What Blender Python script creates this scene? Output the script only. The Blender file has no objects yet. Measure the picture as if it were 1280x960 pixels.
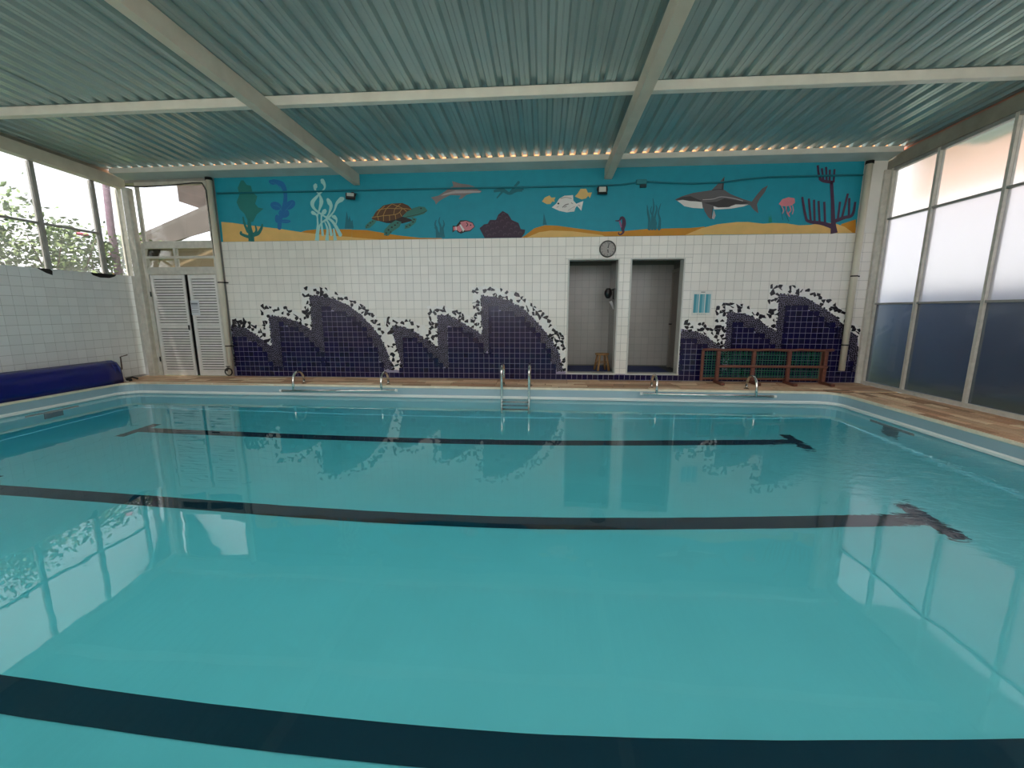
import bpy, bmesh, math, random
from mathutils import Vector, Matrix
from mathutils.geometry import tessellate_polygon

random.seed(7)
SC = bpy.context.scene
COL = SC.collection
PI = math.pi

# ---------------------------------------------------------------- camera, world, sun, exposure
cam_d = bpy.data.cameras.new('camera')
cam_d.sensor_fit = 'HORIZONTAL'
cam_d.sensor_width = 36.0
cam_d.lens = 521.5 / 1280 * 36.0
cam_d.clip_start = 0.02
cam_d.clip_end = 300
cam = bpy.data.objects.new('camera', cam_d)
COL.objects.link(cam)
_yaw, _pitch, _roll = 0.075, -0.173, -0.001
_f = Vector((-math.sin(_yaw)*math.cos(_pitch), math.cos(_yaw)*math.cos(_pitch), math.sin(_pitch)))
_r = Vector((math.cos(_yaw), math.sin(_yaw), 0))
_u = _r.cross(_f)
_r2 = math.cos(_roll)*_r + math.sin(_roll)*_u
_u2 = -math.sin(_roll)*_r + math.cos(_roll)*_u
cam.matrix_world = Matrix(((_r2.x, _u2.x, -_f.x, 0), (_r2.y, _u2.y, -_f.y, -8.137), (_r2.z, _u2.z, -_f.z, 1.326), (0, 0, 0, 1)))
SC.camera = cam

world = bpy.data.worlds.new('overcast_sky')
SC.world = world
world.use_nodes = True
wt = world.node_tree
wt.nodes.clear()
w_out = wt.nodes.new('ShaderNodeOutputWorld')
w_bg = wt.nodes.new('ShaderNodeBackground')
w_tc = wt.nodes.new('ShaderNodeTexCoord')
w_no = wt.nodes.new('ShaderNodeTexNoise')
w_no.inputs['Scale'].default_value = 2.2
w_no.inputs['Detail'].default_value = 5
w_rp = wt.nodes.new('ShaderNodeValToRGB')
w_rp.color_ramp.elements[0].position = 0.38
w_rp.color_ramp.elements[0].color = (0.79, 0.82, 0.91, 1)
w_rp.color_ramp.elements[1].position = 0.62
w_rp.color_ramp.elements[1].color = (1.0, 0.965, 0.94, 1)
wt.links.new(w_tc.outputs['Generated'], w_no.inputs['Vector'])
wt.links.new(w_no.outputs['Fac'], w_rp.inputs['Fac'])
wt.links.new(w_rp.outputs['Color'], w_bg.inputs['Color'])
w_bg.inputs["Strength"].default_value = 2.1
wt.links.new(w_bg.outputs[0], w_out.inputs[0])

sun_d = bpy.data.lights.new('sun', 'SUN')
sun_d.energy = 9.0
sun_d.angle = math.radians(1.5)
sun_d.color = (1.0, 0.93, 0.84)
sun = bpy.data.objects.new('sun', sun_d)
COL.objects.link(sun)
sun.location = (-3, -14, 20)
sun.rotation_euler = Vector((0.20, 0.46, -0.86)).to_track_quat('-Z', 'Y').to_euler()

SC.view_settings.view_transform = 'Standard'
SC.view_settings.look = 'None'
SC.view_settings.gamma = 1
SC.view_settings.use_curve_mapping = False
SC.view_settings.exposure = 0.2
SC.cycles.max_bounces = 14
SC.cycles.diffuse_bounces = 6
SC.cycles.glossy_bounces = 6
SC.cycles.transmission_bounces = 10
SC.cycles.transparent_max_bounces = 16
SC.cycles.caustics_refractive = True
SC.cycles.caustics_reflective = True
SC.cycles.blur_glossy = 0.6
SC.cycles.sample_clamp_indirect = 5.0

# ---------------------------------------------------------------- helpers
def lin(r, g=None, b=None):
    c = (r, g, b)
    return tuple((v/255/12.92 if v <= 10 else ((v/255+0.055)/1.055)**2.4) for v in c) + (1,)

def mat(name, col, rough=0.5, metal=0.0, var=0.0, scale=8.0, bump=0.0, bscale=40.0, spec=0.5, coat=0.0, stretch=(1, 1, 1)):
    m = bpy.data.materials.new(name)
    m.use_nodes = True
    nt = m.node_tree
    b = nt.nodes['Principled BSDF']
    b.inputs['Roughness'].default_value = rough
    b.inputs['Metallic'].default_value = metal
    b.inputs['Specular IOR Level'].default_value = spec
    b.inputs['Coat Weight'].default_value = coat
    b.inputs['Base Color'].default_value = col
    if var > 0 or bump > 0:
        tc = nt.nodes.new('ShaderNodeTexCoord')
        mp = nt.nodes.new('ShaderNodeMapping')
        mp.inputs['Scale'].default_value = stretch
        nt.links.new(tc.outputs['Object'], mp.inputs['Vector'])
    if var > 0:
        n = nt.nodes.new('ShaderNodeTexNoise')
        n.inputs['Scale'].default_value = scale
        n.inputs['Detail'].default_value = 6
        nt.links.new(mp.outputs[0], n.inputs['Vector'])
        r = nt.nodes.new('ShaderNodeValToRGB')
        r.color_ramp.elements[0].position = 0.3
        r.color_ramp.elements[1].position = 0.7
        r.color_ramp.elements[0].color = tuple(max(0, c*(1-var)) for c in col[:3]) + (1,)
        r.color_ramp.elements[1].color = tuple(min(1, c*(1+var)) for c in col[:3]) + (1,)
        nt.links.new(n.outputs['Fac'], r.inputs['Fac'])
        nt.links.new(r.outputs['Color'], b.inputs['Base Color'])
    if bump > 0:
        n2 = nt.nodes.new('ShaderNodeTexNoise')
        n2.inputs['Scale'].default_value = bscale
        n2.inputs['Detail'].default_value = 4
        nt.links.new(mp.outputs[0], n2.inputs['Vector'])
        bp = nt.nodes.new('ShaderNodeBump')
        bp.inputs['Strength'].default_value = bump
        bp.inputs['Distance'].default_value = 0.02
        nt.links.new(n2.outputs['Fac'], bp.inputs['Height'])
        nt.links.new(bp.outputs[0], b.inputs['Normal'])
    return m

def tile_mat(name, col, rough, var, coat=0.0):
    """every tile its own slight shade"""
    m = mat(name, col, rough, coat=coat)
    nt = m.node_tree
    b = nt.nodes['Principled BSDF']
    oi = nt.nodes.new('ShaderNodeObjectInfo')
    ge = nt.nodes.new('ShaderNodeNewGeometry')
    ad = nt.nodes.new('ShaderNodeMath'); ad.operation = 'ADD'
    fr = nt.nodes.new('ShaderNodeMath'); fr.operation = 'FRACT'
    nt.links.new(oi.outputs['Random'], ad.inputs[0])
    nt.links.new(ge.outputs['Random Per Island'], ad.inputs[1])
    nt.links.new(ad.outputs[0], fr.inputs[0])
    r = nt.nodes.new('ShaderNodeValToRGB')
    r.color_ramp.elements[0].color = tuple(c*(1-var) for c in col[:3]) + (1,)
    r.color_ramp.elements[1].color = tuple(min(1, c*(1+var)) for c in col[:3]) + (1,)
    nt.links.new(fr.outputs[0], r.inputs['Fac'])
    nt.links.new(r.outputs['Color'], b.inputs['Base Color'])
    return m

def obj(name, bm, m, parent=None, smooth=False):
    me = bpy.data.meshes.new(name)
    bm.normal_update()
    bm.to_mesh(me)
    bm.free()
    for mm in (m if isinstance(m, (list, tuple)) else [m]):
        me.materials.append(mm)
    if smooth:
        for p in me.polygons:
            p.use_smooth = True
    o = bpy.data.objects.new(name, me)
    COL.objects.link(o)
    if parent is not None:
        o.parent = parent
    return o

def raw(name, verts, faces, m, parent=None, idx=None, smooth=False):
    me = bpy.data.meshes.new(name)
    me.from_pydata(verts, [], faces)
    for mm in (m if isinstance(m, (list, tuple)) else [m]):
        me.materials.append(mm)
    if idx:
        me.polygons.foreach_set('material_index', idx)
    if smooth:
        for p in me.polygons:
            p.use_smooth = True
    me.update()
    o = bpy.data.objects.new(name, me)
    COL.objects.link(o)
    if parent is not None:
        o.parent = parent
    return o

def inst(src, name, parent, loc, rot=None, scale=None):
    o = bpy.data.objects.new(name, src)
    COL.objects.link(o)
    o.parent = parent
    o.location = loc
    if rot: o.rotation_euler = rot
    if scale: o.scale = scale
    return o

def empty(name, loc=(0, 0, 0), rz=0):
    o = bpy.data.objects.new(name, None)
    o.empty_display_size = 0.1
    COL.objects.link(o)
    o.location = loc
    o.rotation_euler = (0, 0, rz)
    return o

def tag(o, label=None, cat=None, group=None, kind=None):
    if label: o['label'] = label
    if cat: o['category'] = cat
    if group: o['group'] = group
    if kind: o['kind'] = kind
    return o

def struct(o):
    o['kind'] = 'structure'
    return o

def B():
    return bmesh.new()

def box(bm, x0, x1, y0, y1, z0, z1, mi=0):
    v = [bm.verts.new(p) for p in ((x0, y0, z0), (x1, y0, z0), (x1, y1, z0), (x0, y1, z0), (x0, y0, z1), (x1, y0, z1), (x1, y1, z1), (x0, y1, z1))]
    for f in ((0, 3, 2, 1), (4, 5, 6, 7), (0, 1, 5, 4), (1, 2, 6, 5), (2, 3, 7, 6), (3, 0, 4, 7)):
        fc = bm.faces.new([v[i] for i in f]); fc.material_index = mi
    return v

def bbox(bm, x0, x1, y0, y1, z0, z1, r=0.005, mi=0):
    """box with bevelled edges"""
    t = bmesh.new()
    box(t, x0, x1, y0, y1, z0, z1)
    bmesh.ops.bevel(t, geom=t.edges[:], offset=r, segments=1, affect='EDGES')
    merge(bm, t, mi)

def merge(bm, t, mi=0, mx=None):
    if mx is not None:
        bmesh.ops.transform(t, matrix=mx, verts=t.verts[:])
    vm = {}
    for v in t.verts:
        vm[v] = bm.verts.new(v.co)
    for f in t.faces:
        nf = bm.faces.new([vm[v] for v in f.verts]); nf.material_index = mi
        nf.smooth = f.smooth
    t.free()

def hexa(bm, lo, hi, mi=0):
    """eight corner points: lo = 4 points, hi = 4 points"""
    v = [bm.verts.new(p) for p in list(lo) + list(hi)]
    for f in ((0, 3, 2, 1), (4, 5, 6, 7), (0, 1, 5, 4), (1, 2, 6, 5), (2, 3, 7, 6), (3, 0, 4, 7)):
        fc = bm.faces.new([v[i] for i in f]); fc.material_index = mi

def tube(bm, pts, r, n=10, cap=True, mi=0, closed=False):
    pts = [Vector(p) for p in pts]
    rs = r if isinstance(r, (list, tuple)) else [r]*len(pts)
    rings = []
    up = Vector((0, 0, 1))
    prev = None
    for i, p in enumerate(pts):
        if closed:
            d = (pts[(i+1) % len(pts)] - pts[i-1]).normalized()
        else:
            a = pts[max(i-1, 0)]; b = pts[min(i+1, len(pts)-1)]
            d = (b-a).normalized()
        if prev is None:
            ref = up if abs(d.z) < 0.95 else Vector((1, 0, 0))
            nrm = d.cross(ref).normalized()
        else:
            nrm = (prev - d*prev.dot(d)).normalized()
        prev = nrm
        bn = d.cross(nrm)
        rings.append([bm.verts.new(p + rs[i]*(math.cos(2*PI*k/n)*nrm + math.sin(2*PI*k/n)*bn)) for k in range(n)])
    m = len(rings)
    for i in range(m if closed else m-1):
        A, Bq = rings[i], rings[(i+1) % m]
        for k in range(n):
            f = bm.faces.new((A[k], A[(k+1) % n], Bq[(k+1) % n], Bq[k])); f.smooth = True; f.material_index = mi
    if cap and not closed:
        f = bm.faces.new(rings[0][::-1]); f.material_index = mi
        f = bm.faces.new(rings[-1]); f.material_index = mi

def lathe(bm, prof, n=24, mx=None, mi=0):
    t = bmesh.new()
    rings = []
    for r, z in prof:
        if r < 1e-6:
            rings.append([t.verts.new((0, 0, z))])
        else:
            rings.append([t.verts.new((r*math.cos(2*PI*k/n), r*math.sin(2*PI*k/n), z)) for k in range(n)])
    for a, b in zip(rings, rings[1:]):
        for k in range(n):
            if len(a) == 1 and len(b) == 1: continue
            if len(a) == 1: f = t.faces.new((a[0], b[k], b[(k+1) % n]))
            elif len(b) == 1: f = t.faces.new((a[k], a[(k+1) % n], b[0]))
            else: f = t.faces.new((a[k], a[(k+1) % n], b[(k+1) % n], b[k]))
            f.smooth = True
    merge(bm, t, mi, mx)

def arc(c, r, a0, a1, n, ax=(0, 1, 0), up=(0, 0, 1)):
    c = Vector(c); ax = Vector(ax); up = Vector(up)
    return [c + r*(math.cos(a0+(a1-a0)*i/n)*ax + math.sin(a0+(a1-a0)*i/n)*up) for i in range(n+1)]

def lerp_poly(pts, x):
    """value of a polyline of (x, v) at x; None left of it"""
    if x < pts[0][0]: return None
    for (a, va), (b, vb) in zip(pts, pts[1:]):
        if a <= x <= b:
            return va + (vb-va)*((x-a)/(b-a) if b > a else 0)
    return -9

def x_at_z(pts, z):
    p = sorted((q[1], q[0]) for q in pts)
    if z <= p[0][0]: return p[0][1]
    if z >= p[-1][0]: return p[-1][1]
    for (a, va), (b, vb) in zip(p, p[1:]):
        if a <= z <= b:
            return va + (vb-va)*((z-a)/(b-a) if b > a else 0)

# ---------------------------------------------------------------- materials
M_plaster = mat('painted_plaster', lin(226, 224, 218), 0.7, var=0.04, scale=3, bump=0.1)
M_grout = mat('tile_grout', lin(150, 150, 146), 0.85, var=0.12, scale=6)
M_tile = tile_mat('white_glazed_tile', lin(232, 228, 220), 0.16, 0.035)
M_tile_left = tile_mat('grey_white_glazed_tile', lin(222, 224, 224), 0.2, 0.04)
M_blue = tile_mat('navy_glazed_tile', lin(14, 9, 56), 0.16, 0.12)
M_bgrout = mat('pale_lilac_grout', lin(146, 140, 164), 0.8)
M_dshard = tile_mat('dark_mosaic_shard', lin(20, 16, 36), 0.2, 0.4)
M_wshard = tile_mat('white_mosaic_shard', lin(232, 230, 226), 0.2, 0.03)
M_kshard = mat('black_mosaic_shard', lin(26, 22, 34), 0.2)
M_white = mat('white_enamel_paint', lin(222, 220, 212), 0.4, var=0.06, scale=5)
M_beam = mat('cream_beam_paint', lin(206, 196, 182), 0.45, var=0.08, scale=4, bump=0.05)
M_dbeam = mat('weathered_beam_paint', lin(150, 144, 132), 0.5, var=0.15, scale=5)
M_roof = mat('galvanised_roof_sheet', lin(166, 186, 188), 0.27, metal=0.45, var=0.04, scale=2.0)
M_frame = mat('aged_white_window_frame', lin(200, 196, 186), 0.45, var=0.12, scale=12)
M_gframe = mat('grey_window_frame', lin(150, 148, 144), 0.4, var=0.1, scale=12)
M_alu = mat('satin_aluminium', lin(226, 222, 218), 0.4, metal=0.15, var=0.05, scale=10)
M_chrome = mat('polished_steel', lin(225, 222, 216), 0.14, metal=1.0)
M_pvc = mat('cream_pvc', lin(214, 206, 188), 0.35, var=0.08, scale=3, stretch=(1, 1, 0.3))
M_black = mat('black_plastic', lin(24, 24, 26), 0.4)
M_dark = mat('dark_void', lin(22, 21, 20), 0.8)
M_wood = mat('reddish_brown_wood', lin(112, 66, 52), 0.5, var=0.25, scale=10, stretch=(1, 8, 8))
M_net = mat('green_cord', lin(20, 120, 84), 0.6)
M_stoolwood = mat('pale_stool_wood', lin(150, 112, 70), 0.55, var=0.25, scale=14, stretch=(6, 6, 1))
M_cover = mat('blue_cover_sheet', lin(10, 20, 108), 0.3, var=0.08, scale=3, bump=0.25, bscale=5, stretch=(1, 0.3, 1))
M_mat = mat('blue_rubber_mat', lin(14, 38, 104), 0.6, bump=0.3, bscale=60)
M_paper = mat('white_paper', lin(214, 216, 220), 0.7)
M_ink = mat('grey_print', lin(120, 122, 130), 0.7)
M_teal_print = mat('teal_print', lin(64, 150, 166), 0.45)
M_teal_print2 = mat('pale_teal_print', lin(120, 176, 188), 0.45)
M_liner = mat('pool_liner', lin(178, 224, 232), 0.45, var=0.03, scale=1.5)
M_linerw = mat('pool_wall_liner', lin(156, 180, 190), 0.35, var=0.05, scale=2)
M_glint = mat('painted_waterline_glint', lin(222, 228, 226), 0.3)
M_coping = mat('cream_coping_edge', lin(232, 220, 196), 0.5, var=0.1, scale=8)
M_lane = mat('black_lane_tile', lin(12, 40, 62), 0.5)
M_mortar = mat('deck_mortar', lin(120, 92, 70), 0.9, var=0.2, scale=6, bump=0.3)
M_concrete = mat('pale_bounce_concrete', lin(214, 206, 192), 0.9, var=0.08, scale=1.0)
M_grass = mat('lawn_ground', lin(96, 116, 58), 0.95, var=0.3, scale=3)

def stone_mat():
    m = mat('brown_split_stone', lin(160, 124, 92), 0.62, bump=0.35, bscale=18, stretch=(1, 1, 1))
    nt = m.node_tree; b = nt.nodes['Principled BSDF']
    oi = nt.nodes.new('ShaderNodeObjectInfo'); ge = nt.nodes.new('ShaderNodeNewGeometry')
    ad = nt.nodes.new('ShaderNodeMath'); ad.operation = 'ADD'
    fr = nt.nodes.new('ShaderNodeMath'); fr.operation = 'FRACT'
    nt.links.new(oi.outputs['Random'], ad.inputs[0]); nt.links.new(ge.outputs['Random Per Island'], ad.inputs[1]); nt.links.new(ad.outputs[0], fr.inputs[0])
    r = nt.nodes.new('ShaderNodeValToRGB'); e = r.color_ramp.elements
    e[0].color = lin(168, 132, 104); e[1].color = lin(250, 226, 194)
    for p, c in ((0.25, lin(206, 158, 126)), (0.5, lin(212, 180, 148)), (0.75, lin(234, 194, 158))):
        q = e.new(p); q.color = c
    nt.links.new(fr.outputs[0], r.inputs['Fac'])
    n = nt.nodes.new('ShaderNodeTexNoise'); n.inputs['Scale'].default_value = 9; n.inputs['Detail'].default_value = 7
    tc = nt.nodes.new('ShaderNodeTexCoord'); nt.links.new(tc.outputs['Object'], n.inputs['Vector'])
    mx = nt.nodes.new('ShaderNodeMix'); mx.data_type = 'RGBA'; mx.blend_type = 'MULTIPLY'; mx.inputs['Factor'].default_value = 0.55
    nt.links.new(r.outputs['Color'], mx.inputs['A']); nt.links.new(n.outputs['Color'], mx.inputs['B'])
    r2 = nt.nodes.new('ShaderNodeValToRGB'); r2.color_ramp.elements[0].position = 0.3; r2.color_ramp.elements[0].color = (0.78, 0.74, 0.68, 1); r2.color_ramp.elements[1].position = 0.65
    nt.links.new(n.outputs['Fac'], r2.inputs['Fac']); nt.links.new(r2.outputs['Color'], mx.inputs['B'])
    nt.links.new(mx.outputs['Result'], b.inputs['Base Color'])
    return m
M_stone = stone_mat()

def water_mat():
    m = bpy.data.materials.new('pool_water'); m.use_nodes = True
    nt = m.node_tree; nt.nodes.clear()
    out = nt.nodes.new('ShaderNodeOutputMaterial')
    g = nt.nodes.new('ShaderNodeBsdfGlass'); g.inputs['IOR'].default_value = 1.333; g.inputs['Roughness'].default_value = 0.0
    va = nt.nodes.new('ShaderNodeVolumeAbsorption'); va.inputs['Color'].default_value = (0.22, 0.945, 0.975, 1); va.inputs['Density'].default_value = 0.5
    tc = nt.nodes.new('ShaderNodeTexCoord')
    # long gentle swell everywhere, short ripples only in the disturbed patch by the right wall
    n1 = nt.nodes.new('ShaderNodeTexNoise'); n1.inputs['Scale'].default_value = 1.3; n1.inputs['Detail'].default_value = 2
    mp = nt.nodes.new('ShaderNodeMapping'); mp.inputs['Scale'].default_value = (1.0, 1.6, 1)
    nt.links.new(tc.outputs['Object'], mp.inputs['Vector']); nt.links.new(mp.outputs[0], n1.inputs['Vector'])
    n2 = nt.nodes.new('ShaderNodeTexNoise'); n2.inputs['Scale'].default_value = 7.0; n2.inputs['Detail'].default_value = 3; n2.inputs['Distortion'].default_value = 0.8
    mp2 = nt.nodes.new('ShaderNodeMapping'); mp2.inputs['Scale'].default_value = (0.8, 1.7, 1); mp2.inputs['Rotation'].default_value = (0, 0, 0.5)
    nt.links.new(tc.outputs['Object'], mp2.inputs['Vector']); nt.links.new(mp2.outputs[0], n2.inputs['Vector'])
    vm = nt.nodes.new('ShaderNodeVectorMath'); vm.operation = 'DISTANCE'; vm.inputs[1].default_value = (4.3, -4.2, -0.21)
    nt.links.new(tc.outputs['Object'], vm.inputs[0])
    mr = nt.nodes.new('ShaderNodeMapRange'); mr.inputs['From Min'].default_value = 0.5; mr.inputs['From Max'].default_value = 2.3; mr.inputs['To Min'].default_value = 1.0; mr.inputs['To Max'].default_value = 0.0
    mr.interpolation_type = 'SMOOTHSTEP'
    nt.links.new(vm.outputs['Value'], mr.inputs['Value'])
    mu = nt.nodes.new('ShaderNodeMath'); mu.operation = 'MULTIPLY'
    nt.links.new(n2.outputs['Fac'], mu.inputs[0]); nt.links.new(mr.outputs[0], mu.inputs[1])
    m2 = nt.nodes.new('ShaderNodeMath'); m2.operation = 'MULTIPLY_ADD'; m2.inputs[1].default_value = 7.5
    nt.links.new(mu.outputs[0], m2.inputs[0]); nt.links.new(n1.outputs['Fac'], m2.inputs[2])
    bp = nt.nodes.new('ShaderNodeBump'); bp.inputs['Strength'].default_value = 1.0; bp.inputs['Distance'].default_value = 0.0022
    nt.links.new(m2.outputs[0], bp.inputs['Height'])
    nt.links.new(bp.outputs[0], g.inputs['Normal'])
    nt.links.new(g.outputs[0], out.inputs['Surface']); nt.links.new(va.outputs[0], out.inputs['Volume'])
    return m
M_water = water_mat()

def frosted(name, col, rough):
    m = bpy.data.materials.new(name); m.use_nodes = True
    nt = m.node_tree; nt.nodes.clear()
    out = nt.nodes.new('ShaderNodeOutputMaterial')
    g = nt.nodes.new('ShaderNodeBsdfGlass'); g.inputs['IOR'].default_value = 1.45; g.inputs['Roughness'].default_value = rough
    g.inputs['Color'].default_value = col
    tr = nt.nodes.new('ShaderNodeBsdfTranslucent'); tr.inputs['Color'].default_value = (0.8, 0.8, 0.82, 1)
    mx = nt.nodes.new('ShaderNodeMixShader'); mx.inputs[0].default_value = 0.12
    nt.links.new(g.outputs[0], mx.inputs[1]); nt.links.new(tr.outputs[0], mx.inputs[2])
    nt.links.new(mx.outputs[0], out.inputs['Surface'])
    return m
M_frost = frosted('frosted_glass', (0.86, 0.865, 0.90, 1), 0.32)
M_frost_top = frosted('lightly_frosted_glass', (0.93, 0.92, 0.93, 1), 0.14)
M_frost_low = frosted('tinted_frosted_glass', (0.42, 0.46, 0.50, 1), 0.24)
_nt = M_frost_low.node_tree
_o = [q for q in _nt.nodes if q.type == 'OUTPUT_MATERIAL'][0]; _s = _o.inputs['Surface'].links[0].from_socket
_g = _nt.nodes.new('ShaderNodeBsdfGlossy'); _g.inputs['Roughness'].default_value = 0.07
_f2 = _nt.nodes.new('ShaderNodeFresnel'); _f2.inputs['IOR'].default_value = 1.5
_mx = _nt.nodes.new('ShaderNodeMixShader')
_nt.links.new(_f2.outputs[0], _mx.inputs[0]); _nt.links.new(_s, _mx.inputs[1]); _nt.links.new(_g.outputs[0], _mx.inputs[2]); _nt.links.new(_mx.outputs[0], _o.inputs['Surface'])

def clear(name, tint, haze, hcol=(0.85, 0.85, 0.85, 1)):
    """thin dirty window glass: mostly transparent, mirror at grazing angles, a film of dust that scatters"""
    m = bpy.data.materials.new(name); m.use_nodes = True
    nt = m.node_tree; nt.nodes.clear()
    out = nt.nodes.new('ShaderNodeOutputMaterial')
    t = nt.nodes.new('ShaderNodeBsdfTransparent'); t.inputs['Color'].default_value = tint
    gl = nt.nodes.new('ShaderNodeBsdfGlossy'); gl.inputs['Roughness'].default_value = 0.02
    fr = nt.nodes.new('ShaderNodeFresnel'); fr.inputs['IOR'].default_value = 1.35
    tl = nt.nodes.new('ShaderNodeBsdfTranslucent'); tl.inputs['Color'].default_value = hcol
    a = nt.nodes.new('ShaderNodeMixShader'); b = nt.nodes.new('ShaderNodeMixShader')
    no = nt.nodes.new('ShaderNodeTexNoise'); no.inputs['Scale'].default_value = 2.5; no.inputs['Detail'].default_value = 5
    tc = nt.nodes.new('ShaderNodeTexCoord'); nt.links.new(tc.outputs['Object'], no.inputs['Vector'])
    mr = nt.nodes.new('ShaderNodeMapRange'); mr.inputs['To Min'].default_value = haze*0.4; mr.inputs['To Max'].default_value = haze*1.6
    nt.links.new(no.outputs['Fac'], mr.inputs['Value']); nt.links.new(mr.outputs[0], a.inputs[0])
    nt.links.new(t.outputs[0], a.inputs[1]); nt.links.new(tl.outputs[0], a.inputs[2])
    nt.links.new(fr.outputs[0], b.inputs[0]); nt.links.new(a.outputs[0], b.inputs[1]); nt.links.new(gl.outputs[0], b.inputs[2])
    nt.links.new(b.outputs[0], out.inputs['Surface'])
    return m
M_dirty = clear('dusty_window_glass', (0.93, 0.94, 0.94, 1), 0.10)
M_clear = clear('clear_window_glass', (0.97, 0.98, 0.98, 1), 0.04)

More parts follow.
